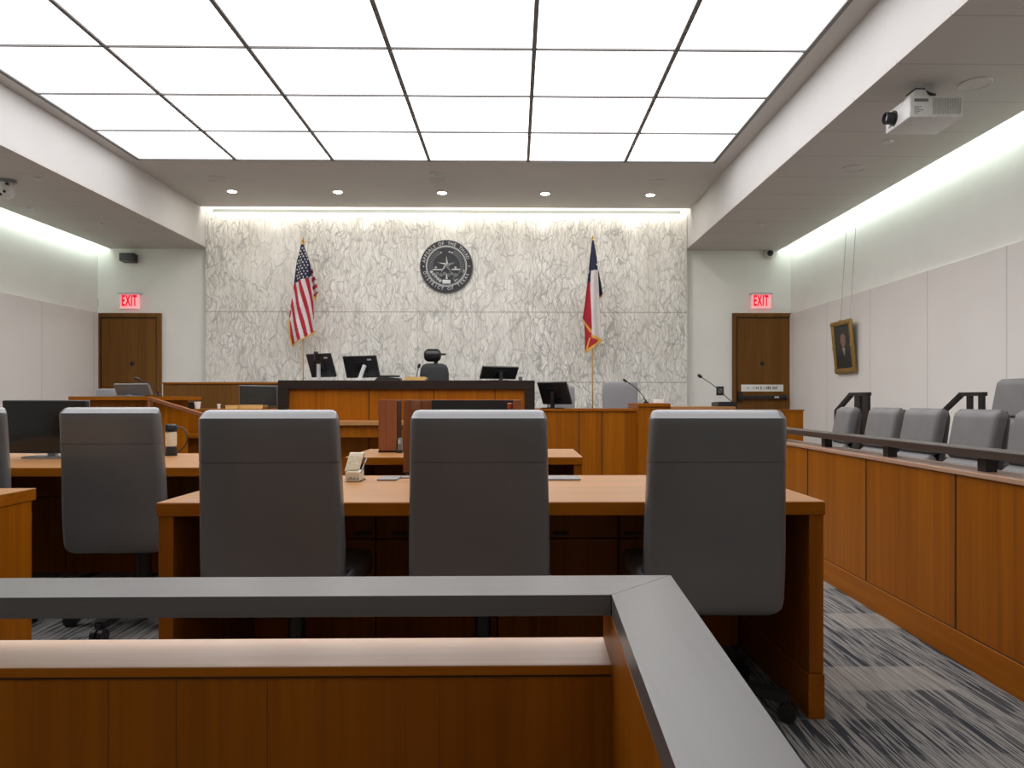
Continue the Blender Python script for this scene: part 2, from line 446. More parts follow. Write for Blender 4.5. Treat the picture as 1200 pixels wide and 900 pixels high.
# ceiling downlights
for i, (px, py) in enumerate(((272, 226), (396, 226), (518, 226.5), (639, 227), (762, 228))):
    Yd = (ZC - HC) * F / (470 - py); x = PX(px, Yd)
    d = thing('downlight', (x, Yd, ZC), f'small round recessed downlight before the marble wall, {ORD[i]} of five from the left', 'downlight', 'downlights before the marble wall')
    MB().lathe([(.062, -.002), (.078, -.006), (.085, -.001), (.085, .0)], (x, Yd, ZC), K=28).build('trim_ring', M['white_plastic'], d, 30)
    MB().lathe([(.0001, -.003), (.06, -.003), (.06, -.001)], (x, Yd, ZC), K=28).build('lamp', M['lamp'], d)
# round speakers, detector, sprinklers
def ceiling_speaker(px, py, z, r, label):
    Yd = (z - HC) * F / (470 - py); x = PX(px, Yd)
    d = thing('ceiling_speaker', (x, Yd, z), label, 'speaker', 'round ceiling speakers')
    MB().lathe([(r, 0), (r, -.008), (r * .93, -.013), (r * .9, -.006)], (x, Yd, z), K=36).build('rim', M['white_plastic'], d, 30)
    MB().lathe([(.0001, -.007), (r * .9, -.007), (r * .9, -.004)], (x, Yd, z), K=36).build('grille', M['ceil'], d)
ceiling_speaker(255, 211, ZC, .14, 'round flush ceiling speaker near the left bulkhead, before the marble wall')
ceiling_speaker(770, 212.5, ZC, .14, 'round flush ceiling speaker near the right bulkhead, before the marble wall')
ceiling_speaker(512, 211.5, ZC, .12, 'round flush ceiling speaker in the middle before the marble wall, below the detector')
ceiling_speaker(1143, 94, ZS, .125, 'round flush speaker in the right soffit just beyond the projector')
ceiling_speaker(1000, 195, ZS, .125, 'round flush speaker in the right soffit between projector and back wall')
def small_disc(name, px, py, z, r, h, label, cat, grp=None):
    Yd = (z - HC) * F / (470 - py); x = PX(px, Yd)
    d = thing(name, (x, Yd, z), label, cat, grp)
    MB().lathe([(r, .004), (r, -h * .4), (r * .7, -h * .5)], (x, Yd, z)).build('base', M['white_plastic'], d, 30)
    MB().lathe([(r * .65, -h * .5), (r * .6, -h * .9), (r * .3, -h)], (x, Yd, z)).build('sensor', M['silver'], d, 30)
small_disc('smoke_detector', 510, 204, ZC, .075, .045, 'small white round smoke detector in the centre of the ceiling', 'detector')
for px, py, lb in ((35, 246, 'tiny white sprinkler cover on the left soffit beside the dome camera'), (120, 264, 'tiny white sprinkler cover on the left soffit nearest the exit door'),
                   (44, 211, 'tiny white sprinkler cover on the left soffit nearest the bulkhead')):
    small_disc('sprinkler', px, py, ZS, .05, .02, lb, 'sprinkler', 'sprinkler covers')
for px, py, lb in ((1041, 163, 'tiny white sprinkler cover on the right soffit below the projector'), (890, 262, 'tiny white sprinkler cover on the right soffit nearest the back wall')):
    small_disc('sprinkler', px, py, ZS, .05, .02, lb, 'sprinkler', 'sprinkler covers')

# dome cameras
Yd = (ZS - HC) * F / (470 - 214); x = PX(8, Yd)
d = thing('security_camera', (x, Yd, ZS), 'white dome camera hanging from the left soffit', 'camera')
MB().lathe([(.10, 0), (.10, -.03), (.085, -.035)], (x, Yd, ZS)).build('mount', M['grey_metal'], d, 30)
MB().lathe([(.07, -.035), (.075, -.12), (.078, -.15), (.065, -.19), (.03, -.215), (.001, -.22)], (x, Yd, ZS)).build('housing', M['white_plastic'], d, 40)
for dx, dz in ((.02, -.15), (-.03, -.18), (.045, -.06)):
    MB().lathe([(.001, 0), (.016, .002), (.018, .03)], (x + dx, Yd - .08, ZS + dz), 'y', 14).build('lens', M['black'], d, 30)
p = P(904, 296, 12.55)
d = thing('security_camera', (p.x, YB, p.z), 'small white dome camera high in the corner above the right door', 'camera')
MB().lathe([(.09, 0), (.09, -.06), (.075, -.10), (.06, -.12)], (p.x, YB, p.z), 'y').build('housing', M['white_plastic'], d, 40)
MB().lathe([(.055, -.115), (.045, -.15), (.02, -.17), (.001, -.175)], (p.x, YB, p.z), 'y').build('dome', M['gloss_black'], d, 40)
# wall speaker
p = P(148, 301.5, 12.55)
d = thing('wall_speaker', (p.x, YB, p.z), 'black box loudspeaker high on the back wall above the left door', 'speaker')
MB().prism([(p.x - .115, YB - .02, p.z - .07), (p.x + .115, YB - .02, p.z - .07), (p.x + .12, YB - .17, p.z - .055), (p.x - .12, YB - .17, p.z - .055)], (0, 0, .13)).build('cabinet', M['black'], d)
box(p.x - .1, p.x + .1, YB - .178, YB - .17, p.z - .04, p.z + .06, .002).build('grille', M['black'], d)
box(p.x - .03, p.x + .03, YB - .03, YB, p.z - .03, p.z + .03).build('bracket', M['dark_metal'], d)

# ------------------------------------------------------------------ doors and exit signs
def door(n, pxl, pxr, knob, exit_bar):
    a, b = P(pxl, 367, YB - .02), P(pxr, 367, YB - .02)
    x0, x1, zt = a.x, b.x, a.z
    d = bpy.data.objects.new(f'door_{n}', None); COL.objects.link(d); d.location = ((x0 + x1) / 2, YB, 0); tag(d, kind='structure')
    fw = .07
    f = MB(); f.box(x0, x0 + fw, YB - .05, YB - .001, 0, zt, .004); f.box(x1 - fw, x1, YB - .05, YB - .001, 0, zt, .004); f.box(x0 + fw, x1 - fw, YB - .05, YB - .001, zt - fw, zt, .004)
    f.build('frame', M['door_wood'], d)
    g = MB(); g.box(x0 + fw, x0 + fw + .018, YB - .012, YB - .001, 0, zt - fw); g.box(x1 - fw - .018, x1 - fw, YB - .012, YB - .001, 0, zt - fw); g.box(x0 + fw, x1 - fw, YB - .012, YB - .001, zt - fw - .018, zt - fw)
    g.build('reveal', M['black'], d)
    box(x0 + fw + .018, x1 - fw - .018, YB - .028, YB - .002, 0.01, zt - fw - .018, .003).build('leaf', M['door_wood'], d)
    k = P(knob[0], knob[1], YB - .03)
    MB().lathe([(.035, 0), (.035, -.012), (.022, -.016), (.001, -.018)], (k.x, YB - .027, k.z), 'y').build('lock_plate', M['dark_metal'], d, 30)
    if exit_bar:
        l, r = P(865, 465.5, YB - .08), P(922, 465.5, YB - .08)
        h = MB(); h.box(l.x, r.x, YB - .10, YB - .055, l.z - .028, l.z + .028, .006); h.build('panic_bar', M['black'], d)
        box(l.x - .0, l.x + .07, YB - .09, YB - .028, l.z - .07, l.z + .10, .008).build('bar_mount', M['black'], d)
        box(r.x - .06, r.x, YB - .09, YB - .028, l.z - .045, l.z + .045, .008).build('bar_mount', M['black'], d)
        box(r.x - .22, r.x - .14, YB - .106, YB - .10, l.z - .014, l.z + .016, .002).build('latch_indicator', M['silver'], d)
        s0, s1 = P(868.5, 458.8, YB - .03), P(918, 450.7, YB - .03)
        sg = box(s0.x, s1.x, YB - .032, YB - .028, s0.z, s1.z, .001).build('notice_strip', M['paper'], d)
        w = MB(); rr = random.Random(3); xx = s0.x + .12
        zc = (s0.z + s1.z) / 2
        tm = text_mesh('\u25B6' if False else 'A', .06, .0005); w.mesh(tm, Matrix.Translation((xx, YB - .033, zc)) @ FACE_CAM)
        xx += .09
        while xx < s1.x - .1:
            ww = rr.choice((.012, .02, .03)); w.box(xx, xx + ww, YB - .0334, YB - .032, zc - rr.choice((.018, .024)), zc + rr.choice((.018, .026))); xx += ww + rr.choice((.008, .012, .03))
        w.build('notice_print', M['seal_mid'], sg)
    return d
door(1, 113, 189.3, (155, 426), False)
door(2, 858, 931.5, (893, 426), True)

def exit_sign(pxc, lab):
    a, b = P(pxc - 11.5, 361, 12.6), P(pxc + 11.5, 344.5, 12.6)
    cx = (a.x + b.x) / 2
    d = thing('exit_sign', (cx, YB, a.z), lab, 'exit sign', 'exit signs')
    box(cx - .185, cx + .185, YB - .11, YB - .0, b.z, b.z + .028, .004).build('housing', M['silver'], d)
    box(a.x, b.x, YB - .065, YB - .055, a.z, b.z, .002).build('acrylic_panel', M['exit_acrylic'], d)
    for i, ch in enumerate('EXIT'):
        L = MB(); L.mesh(text_mesh(ch, .25, .003, bold=.008), Matrix.Translation((cx - .012 + (-.104, -.026, .036, .090)[i] + .008, YB - .068, (a.z + b.z) / 2 + .005)) @ Matrix.Diagonal((.44, 1, 1, 1)) @ FACE_CAM)
        L.build('letter', M['exit_red'], d)
exit_sign(150, 'lit red EXIT sign above the left door')
exit_sign(893.5, 'lit red EXIT sign above the right door')
for px, lb in ((112, 'small white wall plate at the corner above the left door'), (932.5, 'small white wall plate at the corner above the right door')):
    p = P(px, 355, YB)
    w = box(p.x - .05, p.x + .05, YB - .025, YB, p.z - .06, p.z + .07, .004).build('wall_plate', M['white_plastic'], origin=(p.x, YB, p.z)); tag(w, lb, 'wall plate', 'small wall plates')
    b = box(p.x - .015, p.x + .015, YB - .028, YB - .024, p.z - .02, p.z + .02).build('button', M['silver'], w)
p = P(843.5, 458, YB)
w = thing('card_reader', (p.x, YB, p.z), 'black square wall plate on the back wall left of the right door', 'wall plate')
box(p.x - .062, p.x + .062, YB - .02, YB, p.z - .075, p.z + .075, .005).build('plate', M['black'], w)
box(p.x - .035, p.x + .035, YB - .024, YB - .02, p.z - .04, p.z + .04, .003).build('reader_window', M['grey_plastic'], w)

# ------------------------------------------------------------------ seal on the marble
def seal():
    c = P(523.5, 312.5, YM); R = 30.3 * YM / F
    d = thing('wall_seal', (c.x, YM, c.z), 'round black and silver seal with a five-pointed star on the marble wall', 'seal')
    at = (c.x, YM, c.z)
    MB().lathe([(R, 0), (R, -.05), (R * .985, -.055), (.001, -.055)], at, 'y', 64).build('disc', M['seal_dark'], d, 30)
    rim = MB()
    def ring(r, w, h):
        rim.lathe([(r - w, -.054), (r - w, -.054 - h), (r + w, -.054 - h), (r + w, -.054)], at, 'y', 64)
    MB().lathe([(R * 1.0, -.001), (R * 1.03, -.001), (R * 1.03, -.035), (R * 1.0, -.05)], at, 'y', 64).build('outer_rim', M['seal_rim'], d, 30)
    ring(R * .775, .006, .008); ring(R * .735, .003, .006)
    rim.build('inner_rim', M['seal_light'], d, 30)
    y0 = YM - .0555
    # lettering
    L = MB()
    def arc(word, a0, a1, flip):
        n = len(word)
        for i, ch in enumerate(word):
            if ch == ' ': continue
            an = radians(a0 + (a1 - a0) * i / (n - 1))
            r = R * .875
            me = text_mesh(ch, R * .17, .003)
            rot = (an - pi / 2) if not flip else (an + pi / 2)
            L.mesh(me, Matrix.Translation((c.x + r * cos(an), y0 - .003, c.z + r * sin(an))) @ Matrix.Rotation(-rot, 4, 'Y') @ FACE_CAM)
    arc('APPEALS OF THE THIRD', 168, 22, False)
    L.build('lettering', M['seal_light'], d); L = MB()
    arc('DISTRICT OF TEXAS', 198, 338, True)
    for an in (181, 0):
        an = radians(an); L.lathe([(.012, 0), (.012, -.004)], (c.x + R * .875 * cos(an), y0, c.z + R * .875 * sin(an)), 'y', 5)
    L.build('lettering', M['seal_light'], d)
    # wreath: two arcs of leaves
    for side in (-1, 1):
        W = MB()
        for i in range(17):
            an = radians(-62 + i * 7.6)
            for q, rad in enumerate((.60, .66, .545)):
                r = R * rad; x = c.x + side * r * cos(an); z = c.z + r * sin(an)
                tilt = an + pi / 2 + (.5 if q == 1 else -.5 if q == 2 else 0)
                dx, dz = side * cos(tilt), sin(tilt); nx, nz = -dz, dx
                l, w_ = R * .055, R * .02
                W.prism([(x - dx * l, y0, z - dz * l), (x + nx * w_, y0, z + nz * w_), (x + dx * l, y0, z + dz * l), (x - nx * w_, y0, z - nz * w_)], (0, -.006, 0))
        W.build('wreath', M['seal_mid'], d)
    # relief: banner, horizontal bars, lower scene
    B = MB()
    B.box(c.x - R * .15, c.x + R * .16, y0 - .01, y0, c.z - R * .68, c.z - R * .53, .003); B.build('banner', M['seal_light'], d); B = MB()
    for sx0, sx1, dz in ((-.52, -.16, 0), (.2, .52, .01)):
        box(c.x + R * sx0, c.x + R * sx1, y0 - .008, y0, c.z - R * (.16 - dz), c.z - R * (.115 - dz), .002).build('horizon_bar', M['seal_light'], d)
    for sx in (-.41, .35):
        B = MB(); B.lathe([(.02, 0), (.014, -.012), (.001, -.016)], (c.x + R * sx, y0, c.z - R * .06), 'y', 12).build('dome', M['seal_light'], d)
    for i in range(7):
        an = radians(20 + i * 4.2); r0, r1 = .5, .7
        s_ = 1
        pts = [(c.x + R * .3 + .02 * i, y0, c.z - R * (.56 - .055 * i)), (c.x + R * .36 + .02 * i, y0, c.z - R * (.60 - .055 * i)), (c.x + R * .42 + .02 * i, y0, c.z - R * (.47 - .05 * i)), (c.x + R * .38 + .02 * i, y0, c.z - R * (.43 - .05 * i))]
        MB().prism(pts, (0, -.006, 0)).build('oak_leaf', M['seal_light'], d)
    for i in range(5):
        x = c.x - R * (.24 + .085 * i); z = c.z - R * (.57 - .085 * i)
        MB().lathe([(.026, 0), (.02, -.008), (.012, -.008), (.010, -.002)], (x, y0, z), 'y', 8).build('scroll', M['seal_light'], d)
    MB().prism([(c.x - R * .03, y0, c.z - R * .5), (c.x + R * .05, y0, c.z - R * .5), (c.x + R * .02, y0, c.z - R * .3), (c.x, y0, c.z - R * .3)], (0, -.01, 0)).build('obelisk', M['seal_light'], d)
    for a0 in (112, 68, 78):
        an = radians(a0); MB().lathe([(.015, 0), (.012, -.008)], (c.x + R * .56 * cos(an), y0, c.z + R * .56 * sin(an)), 'y', 5).build('small_star', M['seal_light'], d)
    G = MB()
    for i in range(6):
        x = c.x - R * .36 + R * .14 * i
        G.lathe([(.035, 0), (.028, -.006), (.001, -.007)], (x, y0, c.z - R * (.30 + .05 * (i % 2))), 'y', 9)
    G.build('landscape_relief', M['seal_mid'], d)
    # faceted star
    S = MB(); bm = S.bm; ro, ri = R * .36, R * .10
    top = bm.verts.new((c.x, y0 - .035, c.z + R * .03)); ring_ = []
    for i in range(10):
        an = pi / 2 + i * pi / 5; r = ro if i % 2 == 0 else ri
        ring_.append(bm.verts.new((c.x + r * cos(an), y0 - .002, c.z + R * .03 + r * sin(an))))
    for i in range(10):
        f = bm.faces.new((top, ring_[i], ring_[(i + 1) % 10])); f.material_index = S.mi(M['seal_light'] if i % 2 else M['seal_mid'])
    bm.faces.new(ring_); bmesh.ops.recalc_face_normals(bm, faces=bm.faces)
    S.build('star', None, d)
seal()

# ------------------------------------------------------------------ flags
def interp(tab, y):
    if y <= tab[0][1]: return tab[0][0]
    for (x0, y0), (x1, y1) in zip(tab[:-1], tab[1:]):
        if y <= y1: return x0 + (x1 - x0) * (y - y0) / (y1 - y0)
    return tab[-1][0]
def inpoly(x, y, poly):
    r = False
    for (x0, y0), (x1, y1) in zip(poly, poly[1:] + poly[:1]):
        if (y0 > y) != (y1 > y) and x < (x1 - x0) * (y - y0) / (y1 - y0) + x0: r = not r
    return r
def cloth(name, parent, Yp, bx, by, k, left, right, top, bot, colour, fold, nu=60, nv=150, thick=.004, extra=None):
    """hanging cloth: rows run from top(u) to bot(u), colours by zone of the cloth"""
    mb = MB(); bm = mb.bm; G = []
    for j in range(nv + 1):
        row = []
        for i in range(nu + 1):
            u = i / nu; yy = top(u) + (bot(u) - top(u)) * j / nv
            xl, xr = interp(left, yy), interp(right, yy); xx = xl + (xr - xl) * u
            p = P(bx + xx / k, by + yy / k, Yp)
            p.y += fold(u, j / nv)
            row.append((bm.verts.new(p), xx, yy))
        G.append(row)
    for j in range(nv):
        for i in range(nu):
            q = (G[j][i], G[j + 1][i], G[j + 1][i + 1], G[j][i + 1])
            f = bm.faces.new([a[0] for a in q])
            f.material_index = mb.mi(M[colour(sum(a[1] for a in q) / 4, sum(a[2] for a in q) / 4, (i + .5) / nu, (j + .5) / nv)])
    if extra: extra(mb, Yp, bx, by, k)
    o = mb.build(name, None, parent, 60)
    s = o.modifiers.new('thickness', 'SOLIDIFY'); s.thickness = thick; s.offset = 0
    return o
def flagpole(name, label, px, ytop, Yp, zbot):
    a = P(px, ytop, Yp)
    d = thing(name, (a.x, Yp, zbot), label, 'flag')
    MB().cyl((a.x, Yp + .04, zbot + .04), (a.x, Yp + .04, a.z - .12), .011, K=14).build('pole', M['brass'], d, 40)
    MB().lathe([(.012, -.16), (.02, -.12), (.022, -.09), (.010, -.08), (.028, -.05), (.02, -.02), (.001, .03)], (a.x, Yp + .04, a.z), K=16).build('finial', M['brass'], d, 40)
    MB().lathe([(.15, 0), (.15, .02), (.10, .035), (.03, .05), (.02, .10)], (a.x, Yp + .04, zbot), K=28).build('base', M['brass'], d, 40)
    return d
DZ = .30                        # dais height behind the benches
YFL = 12.15
us = flagpole('national_flag', 'stars and stripes flag with gold fringe on a pole before the marble wall', 354.5, 279, YFL, 0)
def us_col(x, y, u, v):
    bl = 815 - (x - 140) * .56
    if y > bl - 16: return 'gold'
    cb_ = 368 - (x - 150) * .38
    if y < 98: return 'gold'
    if y < cb_: return 'flag_blue'
    if u < .05 and 560 < y: return 'gold' if y > 610 else 'flag_red'
    s_ = (x - .245 * y) / 25.0
    return 'flag_red' if floor(s_ + .35) % 2 == 0 else 'flag_white'
def us_stars(mb, Yp, bx, by, k):
    bm = mb.bm
    for r in range(12):
        for c_ in range(5):
            y = 112 + r * 21 + c_ * -4; xl = interp(LU, y); xr = interp(RU, y)
            x = 199 - r * 1.2 + (c_ - 2) * 21 + (10 if r % 2 else 0)
            if not (xl + 4 < x < xr - 4) or y > 362 - (x - 150) * .38 or y < 105: continue
            u = (x - xl) / max(1, xr - xl); v = (y - 85) / 730
            p = P(bx + x / k, by + y / k, Yp); p.y += us_fold(u, v) - .006
            ring_ = []
            for i in range(10):
                an = pi / 2 + i * pi / 5; rr = (.021 if i % 2 == 0 else .0095)
                ring_.append(bm.verts.new((p.x + rr * cos(an), p.y, p.z + rr * sin(an))))
            f = bm.faces.new(ring_); f.material_index = mb.mi(M['flag_white'])
LU = [(200, 85), (185, 150), (165, 230), (152, 330), (147, 370), (136, 440), (119, 560), (107, 645), (112, 740), (128, 805), (150, 822)]
RU = [(209, 85), (222, 120), (240, 170), (262, 240), (268, 300), (276, 370), (288, 450), (291, 540), (296, 620), (304, 700), (312, 722)]
us_fold = lambda u, v: .045 * sin(u * 9 + v * 1.5) * min(1, v * 2.5) - .05 * v
cloth('flag_cloth', us, YFL, 320, 270, 6, LU, RU, lambda u: 85, lambda u: 818 - 100 * u, us_col, us_fold, extra=us_stars)
def us2_col(x, y, u, v):
    if y > 470 - (x - 285) * .75 - 6: return 'gold'
    s_ = (y + .45 * x) / 29.0
    return 'flag_red' if floor(s_ + .2) % 2 == 0 else 'flag_white'
cloth('flag_fold', us, YFL + .06, 320, 270, 6, [(240, 235), (245, 330), (262, 420), (285, 495)], [(262, 235), (286, 290), (304, 350), (318, 425), (323, 442)],
      lambda u: 236, lambda u: 498 - 58 * u, us2_col, lambda u, v: .03 * sin(u * 5), nu=30, nv=80)
tx = flagpole('state_flag', 'red, white and navy flag with gold fringe on a pole before the marble wall', 694.8, 277, YFL, 0)
def tx_col(x, y, u, v):
    if y < 72: return 'gold'
    if inpoly(x, y, [(120, 600), (150, 600), (200, 710), (200, 745), (188, 735), (138, 640)]) and y > 618 + (x - 137) * 1.45 and y < 640 + (x - 137) * 1.5: return 'gold'
    if y > 738 and inpoly(x, y, [(192, 735), (202, 738), (275, 762), (275, 782), (200, 758)]): return 'gold'
    if y > 835 - (x - 155) * .72 + 8 and y > 770: return 'gold'
    if inpoly(x, y, [(180, 760), (192, 750), (168, 850), (152, 860)]): return 'gold'
    wl = interp([(196, 280), (190, 400), (195, 560), (200, 745)], y)
    if y < 285 - (x - 195) * .2 or (x < wl and y < 362): 
        return 'flag_white' if (232 < y < 245 and x > 232) or (272 < y < 300 and 172 < x < 183) else 'flag_blue'
    if x > wl and y < 745 + (x - 200) * .35: return 'flag_white'
    return 'flag_red'
LT = [(204, 65), (190, 180), (180, 280), (172, 360), (152, 520), (136, 622), (148, 650), (152, 740), (153, 868)]
RT = [(213, 65), (226, 130), (237, 190), (245, 290), (250, 400), (258, 560), (265, 700), (273, 765), (273, 790)]
cloth('flag_cloth', tx, YFL, 660, 270, 6, LT, RT, lambda u: 65, lambda u: 868 - 88 * u, tx_col, lambda u, v: .05 * sin(u * 8 + .6) * min(1, v * 2.5) - .05 * v)
cloth('flag_fold', tx, YFL + .06, 660, 270, 6, [(236, 285), (245, 400), (254, 482)], [(246, 285), (265, 375), (276, 450), (277, 462)],
      lambda u: 286, lambda u: 484 - 24 * u, lambda x, y, u, v: 'gold' if v > .93 else 'flag_blue', lambda u, v: .03 * sin(u * 5), nu=16, nv=60)

# ------------------------------------------------------------------ portrait on the right wall
def portrait():
    y0, y1 = 10.12, 10.76; zb, zt = 1.475, 2.225; xw = XR - .035
    d = thing('portrait', (xw, (y0 + y1) / 2, zb), 'gilt framed oil portrait of a person in a dark suit on the right wall', 'painting')
    tilt = Matrix.Translation((xw - .02, 0, zb)) @ Matrix.Rotation(radians(-5.5), 4, 'Y') @ Matrix.Translation((-xw + .02, 0, -zb))
    fr = MB()
    for a, b, c, e in ((y0, y0 + .075, zb, zt), (y1 - .075, y1, zb, zt), (y0 + .075, y1 - .075, zb, zb + .075), (y0 + .075, y1 - .075, zt - .075, zt)):
        fr.box(xw - .06, xw - .02, a, b, c, e, .018, 3)
    for yy, zz in ((y0 + .04, zb + .04), (y1 - .04, zb + .04), (y0 + .04, zt - .04), (y1 - .04, zt - .04), ((y0 + y1) / 2, zb + .03), ((y0 + y1) / 2, zt - .03), (y0 + .04, (zb + zt) / 2), (y1 - .04, (zb + zt) / 2)):
        fr.lathe([(.042, -.03), (.038, -.06), (.022, -.068), (.01, -.071)], (xw, yy, zz), 'x', 9)
    bmesh.ops.transform(fr.bm, matrix=tilt, verts=fr.bm.verts); fr.build('frame', M['gilt'], d, 40)
    for k, c in (('bg', (.018, .022, .020)), ('suit', (.006, .009, .010)), ('skin', (.26, .13, .085)), ('hair', (.07, .045, .035)), ('shirt', (.42, .40, .38)), ('feature', (.09, .045, .03))):
        if 'pt_' + k not in M: M['pt_' + k] = plain('painting_' + k, c, .4, var=.25, scale=25)
    cv = MB(); ny, nz = 64, 84; ya, yb, za, zz_ = y0 + .07, y1 - .07, zb + .07, zt - .07
    V = [[cv.bm.verts.new((xw - .04, ya + (yb - ya) * i / ny, za + (zz_ - za) * j / nz)) for i in range(ny + 1)] for j in range(nz + 1)]
    for j in range(nz):
        for i in range(ny):
            u = 1 - (i + .5) / ny; v = (j + .5) / nz       # u from the left as the viewer sees it
            dx = u - .52; e = (dx / .155) ** 2 + ((v - .66) / .165) ** 2
            c = 'bg'
            if v < .46 - abs(dx) ** 1.5 * .55 and abs(dx) < .47: c = 'suit'
            if (dx / .17) ** 2 + ((v - .70) / .165) ** 2 < 1: c = 'hair'
            if e < 1 and v < .79: c = 'skin'
            if c == 'skin' and ((.685 < v < .70 and .03 < abs(dx) < .10) or (.575 < v < .585 and abs(dx) < .05) or (.61 < v < .67 and abs(dx) < .012)): c = 'feature'
            if abs(dx) < .06 and .44 < v < .52: c = 'skin'
            if .22 < v < .46 and abs(dx) < (v - .22) * .32: c = 'shirt'
            if .22 < v < .43 and abs(dx) < .018: c = 'suit'
            f = cv.bm.faces.new((V[j][i], V[j + 1][i], V[j + 1][i + 1], V[j][i + 1])); f.material_index = cv.mi(M['pt_' + c])
    bmesh.ops.transform(cv.bm, matrix=tilt, verts=cv.bm.verts); cv.build('canvas', None, d)
    for yy in (y0 + .17, y1 - .17):
        MB().cyl((xw - .05, yy, zt - .03), (XR - .003, yy, 3.5), .0028, K=6).build('hanging_wire', M['grey_metal'], d)
portrait()

# ------------------------------------------------------------------ benches at the back
YBF = 9.8
def seams(parent, xs, y, z0, z1):
    for x in xs: box(x - .006, x + .006, y - .004, y, z0, z1).build('joint', M['seam'], parent)
bxl, bxr = PX(325.5, YBF), PX(626.7, YBF); zbt = PZ(480, 445.7, YBF)
d = thing('judge_bench', ((bxl + bxr) / 2, YBF, 0), "judge's bench of honey wood in a dark frame, in front of the marble wall", 'bench')
fm = MB(); zf = PZ(480, 456.2, YBF); sw = .135
fm.box(bxl, bxr, YBF, YBF + 1.0, zf, zbt, .004); fm.box(bxl, bxl + sw, YBF, YBF + 1.0, 0, zf); fm.box(bxr - sw, bxr, YBF, YBF + 1.0, 0, zf)
fm.build('frame', M['dark_wood'], d)
box(bxl + sw, bxr - sw, YBF + .05, YBF + .10, .0, zf).build('front_panel', M['wood'], d)
seams(d, (PX(431.7, YBF), PX(508, YBF), PX(580, YBF)), YBF + .05, .0, zf)
zl0, zl1 = PZ(430, 498.4, 9.4), PZ(430, 493.6, 9.4)
box(bxl + sw, bxr - sw, 9.4, YBF + .05, zl0, zl1, .003).build('shelf', M['wood_top'], d)
box(bxl + sw, bxr - sw, 9.46, 9.50, PZ(430, 511, 9.46), zl0, .002).build('shelf_apron', M['wood'], d)
box(bxl + sw, bxr - sw, 9.46, YBF + .05, PZ(430, 512.5, 9.46), PZ(430, 510.8, 9.46), .002).build('lower_shelf', M['wood_edge'], d)
# right-hand clerk counter
cxl, cxr = bxr, PX(745.3, YBF); zc1 = PZ(690, 479, YBF)
d = thing('clerk_counter', ((cxl + cxr) / 2, YBF, 0), 'honey wood clerk counter with plain panels to the right of the dark-framed bench', 'counter')
box(cxl + .003, cxr, YBF + .02, YBF + .06, 0, zc1 - .03).build('front_panel', M['wood'], d)
box(cxl + .003, cxr, YBF, YBF + .75, zc1 - .035, zc1, .003).build('worktop', M['wood_edge'], d)
seams(d, (PX(678.7, YBF), PX(705.3, YBF)), YBF + .02, 0, zc1 - .035)
box(cxl + .003, cxr, YBF + .70, YBF + .74, 0, zc1 - .035).build('rear_panel', M['wood'], d)
# witness stand
wxl, wxr = cxr + .002, PX(862, 9.6); zw = PZ(765, 472.6, 9.6)
d = thing('witness_stand', ((wxl + wxr) / 2, 9.7, 0), 'raised honey wood witness stand between clerk counter and right door', 'witness stand')
box(wxl, wxr, 9.62, 9.70, 0, zw - .045).build('front_panel', M['wood'], d)
box(wxl, PX(786, 9.6), 9.6, 10.5, zw - .045, zw, .004).build('ledge', M['wood_edge'], d)
zw2 = PZ(820, 476.5, 9.6)
box(PX(786, 9.6) + .002, wxr, 9.6, 10.5, zw2 - .04, zw2, .004).build('worktop', M['wood_top'], d)
box(wxl, wxl + .05, 9.70, 10.5, 0, zw - .05).build('side_panel', M['wood_y'], d)
box(wxr - .05, wxr, 9.70, 10.5, 0, zw2 - .04).build('side_panel', M['wood_y'], d)
# low wall right
lxl, lxr = PX(850, 9.0), PX(941.3, 9.0); zlw = PZ(930, 480, 9.0)
d = thing('partition', ((lxl + lxr) / 2, 9.05, 0), 'low honey wood partition in front of the right door', 'partition')
box(lxl, lxr, 9.0, 9.10, 0, zlw - .02).build('panel', M['wood'], d)
box(lxl - .01, lxr + .01, 8.99, 9.11, zlw - .02, zlw, .003).build('cap', M['wood_edge'], d)
# left counter and left screen wall
kxl, kxr = -4.85, bxl - .003; zk = PZ(270, 479.3, YBF)
d = thing('clerk_counter', ((kxl + kxr) / 2, YBF, 0), 'honey wood clerk counter to the left of the dark-framed bench', 'counter')
box(kxl, kxr, YBF + .02, YBF + .06, 0, zk - .035).build('front_panel', M['wood'], d)
box(kxl, kxr, YBF, YBF + .75, zk - .035, zk, .003).build('worktop', M['wood_edge'], d)
box(kxl, kxr, YBF + .70, YBF + .74, 0, zk - .035).build('rear_panel', M['wood'], d)
box(kxl + .1, kxr - .3, YBF - .14, YBF + .02, PZ(220, 513.5, 9.66), PZ(220, 509, 9.66), .003).build('bag_shelf', M['wood_edge'], d)
qxl, qxr = PX(190.8, 11.4), PX(352, 11.4); zq = PZ(250, 448, 11.4)
d = thing('screen_wall', ((qxl + qxr) / 2, 11.45, 0), 'low brown wood screen wall between the left door and the bench', 'partition')
box(qxl, qxr, 11.41, 11.5, 0, zq - .025).build('panel', M['door_wood'], d)
box(qxl - .005, qxr, 11.39, 11.52, zq - .025, zq, .003).build('cap', M['wood_edge'], d)
